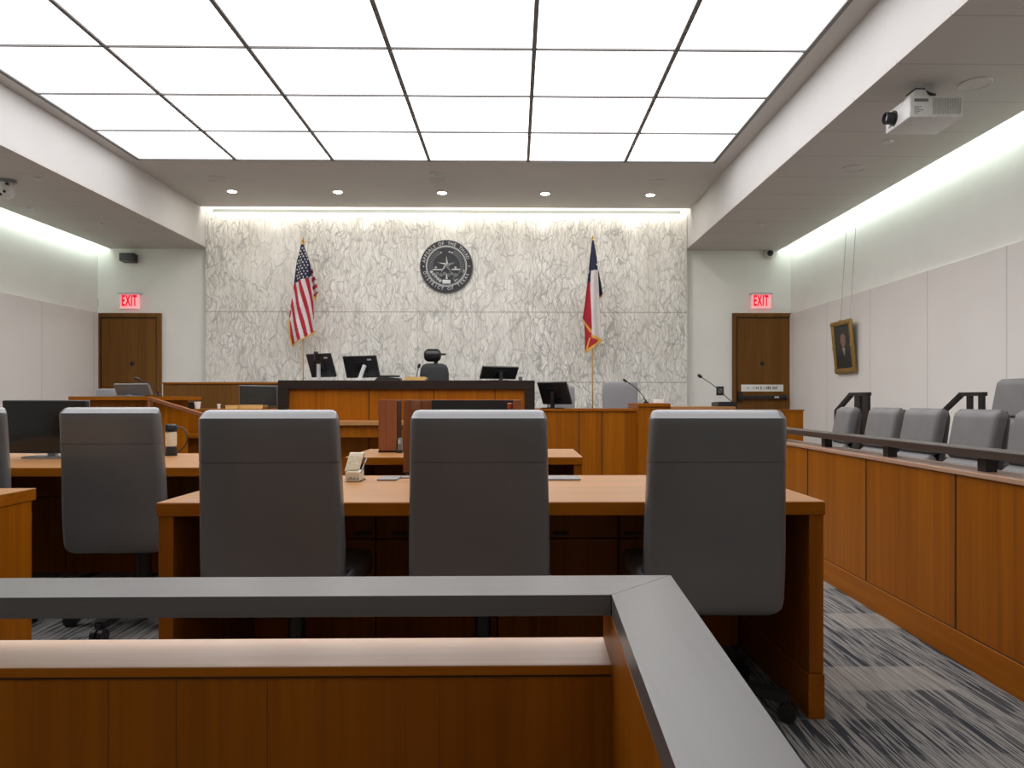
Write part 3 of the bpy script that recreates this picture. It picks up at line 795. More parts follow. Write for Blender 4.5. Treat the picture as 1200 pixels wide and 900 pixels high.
# left bailiff desk
tz0, tz1 = PZ(150, 469, 8.4), PZ(150, 464.6, 8.4)
dxl, dxr = PX(80, 8.4), PX(201, 8.4)
d = thing('bailiff_desk', ((dxl + dxr) / 2, 8.7, 0), 'tall wooden desk with an overhanging top before the left door', 'desk')
box(dxl, dxr, 8.4, 9.2, tz0, tz1, .003).build('desktop', M['wood_edge'], d)
box(PX(105, 8.5), PX(193, 8.5), 8.5, 8.56, 0, tz0).build('front_panel', M['wood'], d)
box(PX(105, 8.5), PX(105, 8.5) + .05, 8.56, 9.1, 0, tz0).build('side_panel', M['wood_y'], d)
box(PX(193, 8.5) - .05, PX(193, 8.5), 8.56, 9.1, 0, tz0).build('side_panel', M['wood_y'], d)
# sloping handrail right of that desk
a, b = P(176, 467, 8.36), P(240, 487, 7.6)
d = thing('handrail', (b.x, b.y, 0), 'brown sloping wooden handrail coming down from the tall left desk', 'handrail')
MB().bar(a, b, .04, .035).build('rail', M['red_wood'], d)
MB().box(b.x - .02, b.x + .02, b.y - .02, b.y + .02, 0, b.z - .0).build('post', M['red_wood'], d)
MB().box(a.x - .02, a.x + .02, a.y - .02, a.y + .02, 0, a.z - .01).build('post', M['red_wood'], d)
# dais
struct('floor_dais', box(bxl + .14, bxr - .14, YBF + .78, YM - .02, 0, DZ), M['carpet'])

# ------------------------------------------------------------------ monitors and desk things at the back
def monitor(label, cx, cy, zb, w, h, tilt=10, yaw=0, roll=0, back=True, lift=.07, name='monitor', logo=True, stand='silver', shell='black', face='screen', grp=None, cover=True, lean=0):
    """local: seen side faces -Y. back=True shows the rear shell to the camera"""
    d = thing(name, (cx, cy, zb), label, 'monitor', grp)
    o = Vector((cx, cy, zb))
    R = Matrix.Translation(o) @ Matrix.Rotation(radians(yaw), 4, 'Z')
    T = R @ Matrix.Translation((0, 0, lift + h / 2)) @ Matrix.Rotation(radians(roll), 4, 'Y') @ Matrix.Rotation(radians(tilt), 4, 'X')
    s = MB(); s.box(-w / 2, w / 2, -.018, .018, -h / 2, h / 2, .006, 2, mat4=T); s.build('shell', M[shell], d)
    sy = .019 if back else -.019
    s = MB(); s.box(-w / 2 + .012, w / 2 - .012, min(sy, sy * 1.05), max(sy, sy * 1.05), -h / 2 + .015, h / 2 - .012, mat4=T); s.build('screen', M[face], d)
    ny = -.05 if back else .05
    s = MB(); s.loft([(0, ny, .0, .14, .10), (0, ny, .010, .14, .10), (0, ny, .014, .12, .085)], .03); bmesh.ops.transform(s.bm, matrix=R, verts=s.bm.verts); s.build('foot', M[stand], d, 40)
    s = MB(); s.bar((0, ny, .012), (lean, ny, lift + (h * .55 if cover else .02)), .05, .024, up=(0, 1, 0)); bmesh.ops.transform(s.bm, matrix=R, verts=s.bm.verts); s.build('stand', M[stand], d)
    if back and cover:
        s = MB(); s.box(-w * .2, w * .2, -.030, -.018, -h * .25, h * .25, .006, mat4=T); s.build('rear_cover', M['gloss_black'], d)
        if logo:
            s = MB(); s.loft([(w * .30, -.0185, h * .33, .035, .012), (w * .30, -.0205, h * .33, .033, .011)], .01, axis='y'); bmesh.ops.transform(s.bm, matrix=T, verts=s.bm.verts); s.build('badge', M['silver'], d)
    return d
def at(px, py, Y): return P(px, py, Y)
a = at(376.5, 445.5, 10.25)
m1 = monitor('black monitor with a webcam clipped on top, leftmost on the dark-framed bench', a.x, 10.25, zbt, .44, .335, 20, -30, 0, lift=.05, stand='silver')
wb = Matrix.Translation((a.x - .05, 10.19, zbt + .372)); s = MB(); s.box(-.02, .02, -.03, .03, -.012, .03, .005, mat4=wb); s.box(-.03, -.01, -.035, -.01, -.09, .03, .004, mat4=wb); wc = s.build('webcam', M['black'], m1)
a = at(423.5, 445.5, 10.25)
m2 = monitor('black monitor with a slanted silver stand, second from the left on the dark-framed bench', a.x, 10.25, zbt, .54, .31, 19, -24, 0, lift=.045, stand='white_plastic', lean=.09)
a = at(585, 445.5, 10.25)
monitor('black monitor leaning back at the right end of the dark-framed bench', a.x, 10.25, zbt, .55, .19, 32, 28, 0, lift=.025, stand='black', logo=False)
a = at(650, 478, 10.1)
monitor('black tilted monitor on the counter just right of the dark-framed bench', a.x, 10.1, zc1, .47, .33, 26, -37, 0, lift=.045, stand='black', logo=False)
a = at(303, 478, 10.3)
monitor('dark blank monitor on the left counter beside the dark-framed bench', a.x, 10.3, zk, .54, .29, 6, -3, 1, back=False, lift=.03, stand='black', shell='grey_plastic', face='mesh_black')
a = at(156, 465, 8.75)
monitor('grey monitor back with a bright top edge on the tall left desk', a.x, 8.75, tz1, .50, .145, 25, -18, 0, lift=.012, stand='grey_plastic', logo=False, cover=False, shell='grey_plastic')
a = at(55, 533, 4.45)
monitor('large black monitor on the left counsel table, beside the leftmost chairs', a.x, 4.45, .74, .525, .315, 4, -6, 0, back=False, lift=.03, stand='grey_metal')
# black phone/keyboard, manila pads, small cups
a = at(455, 445, 9.95)
d = thing('desk_phone', (a.x, 9.95, zbt), 'flat black desk phone beside the second monitor on the bench', 'phone')
MB().prism([(a.x - .17, 9.87, zbt + .001), (a.x + .17, 9.87, zbt + .001), (a.x + .17, 9.87, zbt + .03), (a.x - .12, 9.87, zbt + .055)], (0, .17, 0)).build('body', M['black'], d)
box(a.x - .1, a.x + .16, 9.89, 9.93, zbt + .045, zbt + .07, .008).build('handset', M['gloss_black'], d)
def pad(px0, px1, Y, z, h, label, n=4, grp='manila pads and folders'):
    x0, x1 = PX(px0, Y), PX(px1, Y)
    d = thing('notepad', ((x0 + x1) / 2, Y, z), label, 'notepad', grp)
    s = MB(); rr = random.Random(int(px0))
    for i in range(n):
        o = rr.uniform(-.006, .006); s.box(x0 + o, x1 + o, Y, Y + .22, z + h * i / n, z + h * (i + .86) / n, .002)
    s.build('pages', M['manila'], d)
    box(x0, x1, Y - .002, Y + .04, z + h, z + h + .004).build('binding', M['manila'], d)
pad(474, 499, 10.15, zbt, .055, 'yellow paper stack on the bench in front of the high-backed black chair')
pad(264, 278.5, 10.0, zk, .045, 'short yellow pad on the left counter, nearer the cups')
pad(280, 307.5, 10.0, zk, .05, 'long yellow pad on the left counter, in front of the dark monitor')
def cup(px, Y, z, r, h, label, mat, cat='cup', name='paper_cup', lid=None):
    x = PX(px, Y)
    d = thing(name, (x, Y, z), label, cat)
    MB().lathe([(r * .72, 0), (r * .76, .004), (r, h), (r * .94, h), (r * .70, .01)], (x, Y, z), K=20).build('body', M[mat], d, 40)
    MB().lathe([(r * 1.05, h), (r * 1.05, h + .008), (r * .9, h + .010)], (x, Y, z), K=20).build('rim', M[lid or mat], d, 40)
cup(231.5, 10.0, zk, .042, .085, 'white paper cup on the left counter', 'paper')
cup(224.5, 10.05, zk, .05, .08, 'black mug on the left counter beside the white paper cup', 'black', name='mug')
cup(256.5, 10.0, zk, .022, .055, 'tiny white bottle on the left counter beside the short yellow pad', 'paper', 'bottle', 'small_bottle')
cup(610, 10.15, zbt, .03, .05, 'small dark cup at the right end of the bench, beside the leaning monitor', 'grey_plastic', name='desk_cup')

def goose(label, base, pts, z0, head_r=.016):
    b = Vector(base)
    d = thing('gooseneck_microphone', b, label, 'microphone')
    MB().lathe([(.035, 0), (.035, .018), (.012, .03), (.009, .05)], b, K=16).build('base', M['black'], d, 40)
    MB().tube(pts, .0055).build('stem', M['black'], d, 60)
    e, f = Vector(pts[-1]), Vector(pts[-2]); dr = (e - f).normalized()
    MB().tube([e - dr * .01, e + dr * .01, e + dr * .05, e + dr * .065], [.008, head_r, head_r, .006], 12).build('head', M['black'], d, 60)
    return d
def curve(pxpy, Y0, Y1, n=18):
    out = []
    def cr(p0, p1, p2, p3, t):
        return tuple(.5 * ((2 * p1[i]) + (-p0[i] + p2[i]) * t + (2 * p0[i] - 5 * p1[i] + 4 * p2[i] - p3[i]) * t * t + (-p0[i] + 3 * p1[i] - 3 * p2[i] + p3[i]) * t ** 3) for i in (0, 1))
    q = [pxpy[0]] + list(pxpy) + [pxpy[-1]]; N = len(pxpy) - 1
    for k in range(n + 1):
        s_ = k / n * N; i = min(int(s_), N - 1); c = cr(q[i], q[i + 1], q[i + 2], q[i + 3], s_ - i)
        out.append(P(c[0], c[1], Y0 + (Y1 - Y0) * k / n))
    return out
pts = curve([(757, 471), (752, 462), (743, 453), (734, 447)], 9.95, 9.8); goose('black gooseneck microphone standing on the raised ledge of the witness stand', (pts[0].x, 9.95, zw), [(pts[0].x, 9.95, zw + .03)] + pts[1:], 0)
pts = curve([(859, 472), (850, 464), (838, 453), (822, 442)], 10.14, 10.1)
zt_ = zw2
goose('black gooseneck microphone on the witness stand, leaning left in front of the right door', (pts[0].x, 10.14, zt_), [(pts[0].x, 10.14, zt_ + .03)] + pts, 0, .022)
pts = curve([(186, 463), (181, 455), (173, 448.5), (164, 445)], 8.7, 8.6); goose('dark gooseneck microphone on the tall left desk', (pts[0].x, 8.7, tz1), [(pts[0].x, 8.7, tz1 + .02)] + pts[1:], 0)
x0, x1 = PX(842, 9.7), PX(884, 9.7)
d = thing('control_panel', ((x0 + x1) / 2, 9.8, zw2), 'flat black sloping control panel on the witness stand below the long microphone', 'control panel')
MB().prism([(x0, 9.72, zw2 + .001), (x1 - .22, 9.72, zw2 + .001), (x1 - .22, 10.05, zw2 + .001), (x0, 10.05, zw2 + .001)], (0, 0, .055)).build('body', M['black'], d)
box(x0 + .02, x1 - .24, 9.74, 10.02, zw2 + .056, zw2 + .062, .002).build('touch_screen', M['screen'], d)

# ------------------------------------------------------------------ chairs
def star_base(root, zh=.0, a0=-27, R=.315, col='black'):
    hub = MB().lathe([(.045, .075), (.05, .085), (.05, .125), (.032, .14), (.028, .30), (.028, .36)], K=20).build('gas_column', M['black'], root, 40)
    for i in range(5):
        an = radians(a0 + 72 * i); c_, s_ = cos(an), sin(an)
        l = MB(); l.bar((c_ * .03, s_ * .03, .105), (c_ * R, s_ * R, .078), .045, .032); leg = l.build('leg', M[col], root)
        w = MB()
        ox, oy = c_ * R, s_ * R
        tx_, ty_ = -s_, c_
        w.cyl((ox - tx_ * .028, oy - ty_ * .028, .031), (ox - tx_ * .006, oy - ty_ * .006, .031), .031, K=18)
        w.cyl((ox + tx_ * .006, oy + ty_ * .006, .031), (ox + tx_ * .028, oy + ty_ * .028, .031), .031, K=18)
        w.cyl((ox, oy, .03), (ox, oy, .085), .011, K=10)
        w.build('caster', M['black'], leg, 40)
def make_counsel_chair(label):
    r = thing('counsel_chair', (0, 0, 0), label, 'chair', 'counsel chairs')
    # back: upholstered shell, rear face near local y = -.28
    lev = []
    def lv(z, hx, hy): 
        tt = (z - .40) / .65
        lev.append((0, -.262 - .052 * tt + .012 * sin(pi * tt), z, hx, hy))
    for z, hx, hy in ((.392, .150, .006), (.394, .185, .018), (.402, .205, .028), (.416, .2165, .034), (.44, .2215, .037), (.52, .224, .039), (.62, .224, .040), (.72, .222, .040), (.82, .219, .040), (.872, .2178, .0397), (.882, .2176, .0396), (.8872, .2174, .0395), (.8884, .2150, .0368), (.8892, .2150, .0368), (.8902, .2174, .0395), (.8955, .2172, .0395), (.905, .217, .0394), (.95, .2155, .039), (1.000, .2140, .038), (1.020, .2130, .0365), (1.0265, .2122, .0355)): lv(z, hx, hy)
    # the rear top edge is a sloping bevel that catches the ceiling light
    for z, hx, hy, f in ((1.029, .2115, .0335, .002), (1.036, .2095, .0285, .0065), (1.0435, .2065, .0225, .0115), (1.0495, .200, .015, .016), (1.0525, .188, .006, .019)):
        lv(z, hx, hy); q = list(lev[-1]); q[1] += f; lev[-1] = tuple(q)
    MB().loft(lev, .026, 5).build('backrest', M['leather'], r, 40)
    MB().loft([(0, .0, .42, .20, .21), (0, 0, .428, .225, .235), (0, 0, .45, .235, .245), (0, 0, .49, .235, .245), (0, 0, .508, .225, .235), (0, 0, .514, .19, .20)], .05, 5).build('seat', M['leather'], r, 40)
    s = MB(); s.box(-.12, .12, -.14, .10, .36, .42, .01); s.build('tilt_mechanism', M['black'], r)
    for sx in (-1, 1):
        s = MB(); s.box(sx * .205 - .012, sx * .205 + .012, -.25, -.16, .41, .52, .004); s.build('back_bracket', M['black'], r)
    star_base(r)
    return r
cz = dict(name='counsel chair')
chairA = make_counsel_chair('grey high-backed office chair at the main table, nearest the jury box')
def put(o, px, Yb, rz=0):
    """place so that the rear face of the back sits at depth Yb"""
    x = PX(px, Yb); o.location = (x + .30 * -sin(rz) * 1.0, Yb + .30 * cos(rz), 0); o.rotation_euler = (0, 0, rz)
put(chairA, 839.5, 2.345, radians(-1))
B = dup(chairA, label='grey high-backed office chair at the middle of the main table'); put(B, 561.5, 2.345)
C_ = dup(chairA, label='grey high-backed office chair at the left end of the main table'); put(C_, 317, 2.345, radians(1))
D_ = dup(chairA, label='grey high-backed office chair in front of the large black monitor'); put(D_, 131, 3.36, radians(2)); 
E_ = dup(chairA, label='grey office chair cut off by the left picture edge, beside the nearest left table'); put(E_, -58, 3.40, radians(24))

def make_jury_chair(label):
    r = thing('jury_chair', (0, 0, 0), label, 'jury chair', 'jury chairs')
    # local +Y is the front; upper cushion front pad and rear shell
    def cush(z0, z1, yb, yt, hw, th, name, mat, rr=.03):
        lev = []; n = 12
        for k in range(n + 1):
            v = k / n; z = z0 + (z1 - z0) * v
            e = min(1, v / .12, (1 - v) / .12); e = max(e, 0); q = (1 - (1 - e) ** 2) ** .5
            lev.append((0, yb + (yt - yb) * v, z, hw * (.90 + .10 * q), max(.004, th * (.25 + .75 * q))))
        MB().loft(lev, rr, 5).build(name, M[mat], r, 45)
    cush(.76, 1.035, -.195, -.250, .187, .040, 'headrest_cushion', 'jury_fabric')
    cush(.50, 1.025, -.215, -.282, .180, .022, 'back_shell', 'jury_shell')
    cush(.47, .765, -.13, -.18, .185, .040, 'lumbar_cushion', 'jury_fabric')
    MB().loft([(0, .01, .42, .17, .17), (0, .01, .428, .195, .19), (0, .01, .46, .21, .20), (0, .01, .49, .207, .20), (0, .01, .505, .17, .165)], .06, 5).build('seat', M['jury_fabric'], r, 40)
    MB().lathe([(.20, 0), (.20, .012), (.10, .03), (.035, .05), (.035, .42)], K=24).build('pedestal', M['black'], r, 40)
    return r
# ------------------------------------------------------------------ jury box
JR = -math.atan(.0195)
jx = lambda Y: 1.769 + .0195 * Y
jb = thing('jury_box', (0, 0, 0), 'long honey wood jury box wall with a dark rail on posts, along the right side', 'jury box')
def JB(mb): return mb
Y0, Y1 = 1.2, 7.3
fb = MB(); fb.box(.012, .05, Y0, Y1, .13, .775); fb.build('front_panel', M['wood_y'], jb)
fb = MB(); fb.box(.0, .05, Y0, Y1, 0, .127, .002); fb.build('kickboard', M['wood_edge_y'], jb)
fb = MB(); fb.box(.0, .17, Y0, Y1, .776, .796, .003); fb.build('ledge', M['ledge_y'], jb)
fb = MB(); fb.box(.13, .165, Y0, Y1, 0, .776); fb.build('inner_panel', M['wood_y'], jb)
for k in range(-2, 6):
    y = 3.073 + .8235 * k
    if Y0 < y < Y1: box(.009, .0125, y - .004, y + .004, .131, .776).build('joint', M['seam'], jb)
box(.009, .0125, Y0, Y1, .127, .131).build('joint', M['seam'], jb)
fb = MB(); fb.box(.02, .13, Y0, Y1, .852, .888, .004); fb.build('rail', M['rail'], jb)
for k in range(-2, 6):
    y = 2.966 + .807 * k
    if Y0 < y < Y1:
        fb = MB(); fb.box(.055, .10, y - .028, y + .028, .794, .853); fb.build('post', M['dark_metal'], jb)
jb.location = (1.769, 0, 0); jb.rotation_euler = (0, 0, JR)
# raised floor behind for the second row
struct('floor_jury_tier', box(2.98, XR - .04, 1.2, 5.75, 0, .20), M['carpet'])
j0 = make_jury_chair('grey jury chair at the far end of the front row, nearest the right door')
spots = [(5.62, 2.28, 90 - 9), (4.96, 2.26, 90 + 1), (4.50, 2.27, 90 + 1), (3.97, 2.27, 90 + 1), (3.46, 2.27, 90 + 1)]
labs = ['grey jury chair at the far end of the front row, nearest the right door', 'grey jury chair second from the far end, just right of the thick-posted handrail', 'grey jury chair third from the far end, in the middle of the front row',
        'grey jury chair fourth from the far end, just below the two-posted handrail', 'grey front-row jury chair at the near end, cut off by the right picture edge']
for i, (y, x, a) in enumerate(spots):
    o = j0 if i == 0 else dup(j0, label=labs[i])
    o.location = (x, y, 0); o.rotation_euler = (0, 0, radians(a)); o['label'] = labs[i]
o = dup(j0, label='grey jury chair on the raised back row, standing taller at the right picture edge'); o.location = (3.22, 5.04, .20); o.rotation_euler = (0, 0, radians(92))
# stair handrails
def handrail(label, X, ya, yb, yc, zt, zl, zfloor, post_w, posts):
    d = thing('stair_handrail', (X, yb, zfloor), label, 'handrail', 'stair handrails')
    s = MB(); s.bar((X, ya, zt), (X, yb + .0, zt), .04, .03); s.bar((X, yb - .012, zt), (X, yc, zl), .04, .03); s.build('rail', M['dark_metal'], d)
    for y in posts:
        s = MB(); s.box(X - .012, X + .012, y - post_w / 2, y + post_w / 2, zfloor, zt - .012); s.build('post', M['dark_metal'], d)
    s = MB(); s.bar((X, yc, zl), (X, yc, zfloor - .0), .03, .03, up=(0, 1, 0)); s.build('post', M['dark_metal'], d)
handrail('dark metal stair handrail near the far end of the jury box', 2.99, 6.22, 6.56, 6.86, 1.14, .98, .0, .10, (6.27, 6.42))
handrail('dark metal stair handrail by the wall behind the jury chairs', 3.62, 5.66, 5.97, 6.30, 1.135, .94, .0, .055, (5.70, 5.85))

# ------------------------------------------------------------------ counsel tables
def table(name, label, x0, x1, y0, y1, modesty=True, th=.046, lt=.05, drawer=False):
    d = thing(name, ((x0 + x1) / 2, (y0 + y1) / 2, 0), label, 'table')
    z1 = .74; z0 = z1 - th
    box(x0, x1, y0 + .004, y1, z1 - .003, z1, .001).build('tabletop_surface', M['wood_top'], d)
    box(x0, x1, y0, y1, z0, z1 - .002, .002).build('tabletop', M['wood_edge'], d)
    for xa, xb in ((x0 + .004, x0 + .004 + lt), (x1 - .004 - lt, x1 - .004)):
        s = MB(); s.box(xa, xb, y0 + .006, y1 - .02, .155, z0, .002); lg = s.build('leg_panel', M['wood_y'], d)
        s = MB(); s.box(xa - .003, xb + .003, y0 + .003, y1 - .017, 0, .152, .002); s.build('plinth', M['wood_edge_y'], lg)
    if modesty:
        s = MB(); n = max(2, round((x1 - x0) / .55)); w = (x1 - x0 - 2 * lt - .02) / n
        for i in range(n):
            xa = x0 + lt + .006 + i * w; s.box(xa + .003, xa + w - .003, y1 - .14, y1 - .115, 0, z0 - .22, .002); s.box(xa + .003, xa + w - .003, y1 - .14, y1 - .115, z0 - .215, z0, .002)
        s.build('modesty_panel', M['wood'], d)
        box(x0 + lt + .005, x1 - lt - .005, y1 - .115, y1 - .11, 0, z0).build('backing_board', M['dark_wood'], d)
    return d
xl, xr = PX(183, 2.5), PX(967.5, 2.5)
mt = table('counsel_table', 'wide wooden counsel table in front of the three grey chairs', xl, xr, 2.5, 3.40)
for px in (425, 469, 657, 742):
    p = P(px, 626, 3.24); s = MB(); s.box(p.x - .036, p.x + .036, 3.235, 3.262, p.z - .005, p.z + .005, .003); s.build('pull', M['jury_shell'], mt)
table('counsel_table', 'wooden counsel table at the left with the large black monitor on it', -3.42, -1.16, 3.83, 4.86)
table('counsel_table', 'wooden table at the left picture edge, nearest the rail', -4.2, PX(42.5, 2.93), 2.02, 2.93)
table('clerk_table', 'small wooden table in the middle, behind the main counsel table', PX(404, 4.5), PX(683, 4.5), 4.5, 5.28)
# power hatches set in the main table
for a, b, lb in ((443, 466, 'flat grey power hatch on the main table, left of the middle chair'), (641, 680, 'flat grey power hatch on the main table, right of the middle chair')):
    x0, x1 = PX(a, 3.2), PX(b, 3.2)
    d = thing('power_hatch', ((x0 + x1) / 2, 3.22, .74), lb, 'power hatch', 'power hatches')
    box(x0, x1, 3.17, 3.31, .740, .748, .002).build('lid', M['grey_metal'], d)
    box(x0 + .05, x1 + .06 if a < 500 else x1, 3.27, 3.33, .7405, .7455, .001).build('hinge_plate', M['grey_metal'], d)
# slanted desk calendar
def desk_calendar():
    Yc = 3.13; b0, b1 = P(404.5, 563, Yc), P(421, 563, Yc)
    d = thing('desk_calendar', ((b0.x + b1.x) / 2, Yc, .74), 'cream slanted card holder with a box base on the main table', 'calendar')
    x0, x1 = b0.x, b1.x; h = .041
    s = MB(); s.box(x0, x1, Yc, Yc + .10, .741, .741 + h, .003); bs = s.build('base', M['cream'], d)
    s = MB()
    for i in range(7): s.box(x0 + .006 + i * .0075, x0 + .011 + i * .0075, Yc - .0006, Yc, .750, .752 + .012 * ((i * 37) % 5) / 5)
    s.build('base_print', M['grey_plastic'], bs)
    s = MB(); s.prism([(x0 - .003, Yc + .002, .741 + h + .003), (x1 - .001, Yc + .002, .741 + h + .003), (x1 + .009, Yc + .045, .741 + .118), (x0 + .009, Yc + .045, .741 + .118)], (0, .007, .002)); cd = s.build('card', M['cream'], d)
    s = MB(); s.prism([(x0 + .004, Yc + .0035, .79), (x1 - .006, Yc + .0035, .79), (x1 + .001, Yc + .035, .847), (x0 + .012, Yc + .035, .847)], (0, -.0015, .0005)); s.build('page', M['page'], cd)
    s = MB(); s.bar((x1 - .001, Yc + .10, .775), (x1 + .009, Yc + .05, .86), .004, .012); s.bar((x1, Yc + .03, .776), (x1 + .012, Yc + .10, .83), .003, .006); s.build('side_brace', M['grey_metal'], d)
    box(x0, x1 + .006, Yc + .004, Yc + .11, .7405, .744, .001).build('tray', M['dark_metal'], d)
desk_calendar()
# lectern behind the main table
def lectern():
    Yl = 3.95; x0, x1 = PX(472.5, Yl), PX(611, Yl); zt = PZ(540, 468.5, Yl); zb = .70
    d = thing('lectern', ((x0 + x1) / 2, Yl + .2, 0), 'reddish brown lectern with a dark open top, behind the middle chair', 'lectern')
    box(x0, x0 + .045, Yl, Yl + .42, zb, zt, .003).build('side_panel', M['red_wood'], d)
    box(x1 - .045, x1, Yl, Yl + .42, zb, zt, .003).build('side_panel', M['red_wood'], d)
    box(x0 + .045, x1 - .045, Yl + .39, Yl + .42, zb, zt, .003).build('front_panel', M['red_wood'], d)
    box(x0 + .045, x1 - .045, Yl + .01, Yl + .39, zb, zb + .03, .003).build('shelf', M['red_wood'], d)
    box(x0 + .11, x1 - .046, Yl + .375, Yl + .389, zb + .03, zt - .002).build('back_lining', M['black'], d)
    MB().prism([(x0 + .05, Yl + .02, zt - .19), (x0 + .05, Yl + .37, zt - .14), (x0 + .05, Yl + .37, zt - .16), (x0 + .05, Yl + .02, zt - .21)], (x1 - x0 - .10, 0, 0)).build('reading_surface', M['black'], d)
    s = MB(); s.box(x0 + .005, x0 + .045, Yl + .05, Yl + .37, zb - .045, zb, .004); s.box(x1 - .045, x1 - .005, Yl + .05, Yl + .37, zb - .045, zb, .004); s.build('bracket', M['grey_metal'], d)
    cx = (x0 + x1) / 2
    s = MB(); s.box(cx - .05, cx + .05, Yl + .16, Yl + .26, .03, zb, .006); s.build('column', M['dark_metal'], d)
    s = MB(); s.box(cx - .25, cx + .25, Yl + .0, Yl + .40, 0, .035, .012); s.build('foot', M['dark_metal'], d)
    b = P(602.3, 478, Yl + .10); zz = PZ(602, 481, Yl)
    return d, x0, x1, Yl, zt
ld, lx0, lx1, Yl, lzt = lectern()
bx_ = PX(602.3, Yl + .06)
d = thing('small_bottle', (bx_, Yl + .055, .73), 'tiny red-capped bottle inside the right side of the lectern', 'bottle')
zcap = PZ(602, 473, Yl + .05)
MB().lathe([(.02, 0), (.022, .01), (.022, zcap - .73 - .07), (.012, zcap - .73 - .035), (.012, zcap - .73 - .02)], (bx_ - .02, Yl + .055, .73), K=18).build('body', M['grey_plastic'], d, 40)
MB().lathe([(.014, zcap - .73 - .03), (.016, zcap - .73 - .025), (.016, zcap - .73), (.012, zcap - .73 + .004)], (bx_ - .02, Yl + .055, .73), K=18).build('cap', M['amber'], d, 40)
# reddish box standing on the small table and a little grey phone by it
Yt = 4.92
x0, x1 = PX(443.5, Yt), PX(464.5, Yt); zt = PZ(455, 468.3, Yt)
d = thing('file_box', ((x0 + x1) / 2, Yt, .74), 'upright reddish brown wooden box on the small table, left of the lectern', 'box')
box(x0, x1, Yt, Yt + .22, .752, zt, .002).build('body', M['red_wood'], d)
box(x0 - .002, x1 + .004, Yt + .004, Yt + .216, .740, .752, .001).build('base', M['dark_wood'], d)
box(x1, x1 + .004, Yt + .02, Yt + .2, .76, zt - .01).build('side_lining', M['dark_wood'], d)
x2 = x1 + .012
d = thing('desk_phone', (x2 + .02, Yt - .05, .74), 'small upright grey handset beside the reddish box on the small table', 'phone')
s = MB(); s.box(x2, x2 + .026, Yt - .03, Yt + .03, .741, .835, .006); s.build('handset', M['grey_plastic'], d)
s = MB(); s.box(x2 - .006, x2 + .034, Yt - .05, Yt + .05, .740, .760, .004); s.build('cradle', M['black'], d)
s = MB(); s.box(x2 + .005, x2 + .021, Yt - .032, Yt - .029, .80, .826); s.build('display', M['silver'], d)
# document camera with looping cable on the left table
Yc = 4.66
a = P(200.5, 530, Yc); x = a.x
d = thing('document_camera', (x, Yc, .74), 'cream cylinder with black cap and looping black cable on the left counsel table', 'camera')
z1_, z2_, z3_ = PZ(200, 523, Yc), PZ(200, 506, Yc), PZ(200, 497, Yc)
MB().lathe([(.036, .0), (.036, .02), (.03, z1_ - .74)], (x, Yc, .74), K=20).build('base', M['black'], d, 40)
s = MB(); s.lathe([(.03, z1_ - .74), (.033, z1_ - .73), (.033, z2_ - .745), (.028, z2_ - .74)], (x, Yc, .74), K=20); s.build('body', M['cream'], d, 40)
MB().lathe([(.03, z2_ - .74), (.036, z2_ - .735), (.036, z3_ - .75), (.028, z3_ - .74)], (x - .002, Yc, .74), K=20).build('cap', M['gloss_black'], d, 40)
MB().tube(curve([(203, 502), (211, 500.5), (217, 505), (219.5, 514), (217, 522), (211, 528), (204, 531)], Yc, Yc - .03, 26), .0045).build('cable', M['black'], d, 60)

# judge's chair, grey chairs behind the counter, chair behind the tall desk
def judge_chair():
    Yj = 11.35; c = P(509, 440, Yj); x = c.x
    d = thing('judge_chair', (x, Yj, DZ), 'black high-backed chair with a headrest behind the bench', 'chair')
    zb, zt = 1.0, PZ(509, 426, Yj); hw = 17.2 * Yj / F
    MB().loft([(x, Yj, zb - .1, hw * .9, .03), (x, Yj, zb + .1, hw, .04), (x, Yj, zt - .16, hw * .99, .04), (x, Yj, zt - .07, hw * .93, .04), (x, Yj, zt - .03, hw * .82, .035), (x, Yj, zt - .008, hw * .66, .03), (x, Yj, zt, hw * .5, .02)], .04).build('backrest', M['mesh_black'], d, 40)
    h0, h1 = PZ(507, 424, Yj), PZ(507, 409, Yj); hx = 10.2 * Yj / F; cx = x - .025; n = 10; lev = []
    for k in range(n + 1):
        v = -1 + 2 * k / n; q = max(.05, (1 - abs(v) ** 2.6)) ** .5; lev.append((cx, Yj - .03, (h0 + h1) / 2 + v * (h1 - h0) / 2, hx * (.45 + .55 * q), .055 * q))
    MB().loft(lev, .05).build('headrest', M['gloss_black'], d, 50)
    a = P(515, 415.5, Yj); b = P(522.5, 415.2, Yj)
    s = MB(); s.bar(a, b, .03, .03); s.build('headrest_lever', M['black'], d)
    s = MB(); s.box(x - .01, x + .05, Yj + .01, Yj + .04, zt - .2, h0 + .04, .005); s.build('headrest_stem', M['black'], d)
    MB().loft([(x, Yj - .25, DZ + .45, .23, .23), (x, Yj - .25, DZ + .47, .26, .26), (x, Yj - .25, DZ + .53, .25, .25)], .06).build('seat', M['mesh_black'], d, 40)
    s = MB(); s.box(x - .04, x + .04, Yj - .06, Yj + .07, DZ + .44, zb + .0, .01); s.build('back_bar', M['black'], d)
    s = MB(); s.lathe([(.30, .0), (.30, .03), (.06, .09), (.03, .12), (.03, .46)], (x, Yj - .25, DZ)); s.build('pedestal', M['black'], d, 40)
judge_chair()
p = P(490, 431, 10.3)
pts = curve([(488.5, 445), (488.5, 440), (489.5, 435), (490.5, 431)], 10.52, 10.5); goose('tiny black gooseneck microphone on the bench left of the black high-backed chair', (pts[0].x, 10.52, zbt), [(pts[0].x, 10.52, zbt + .01)] + pts[1:], 0, .022)
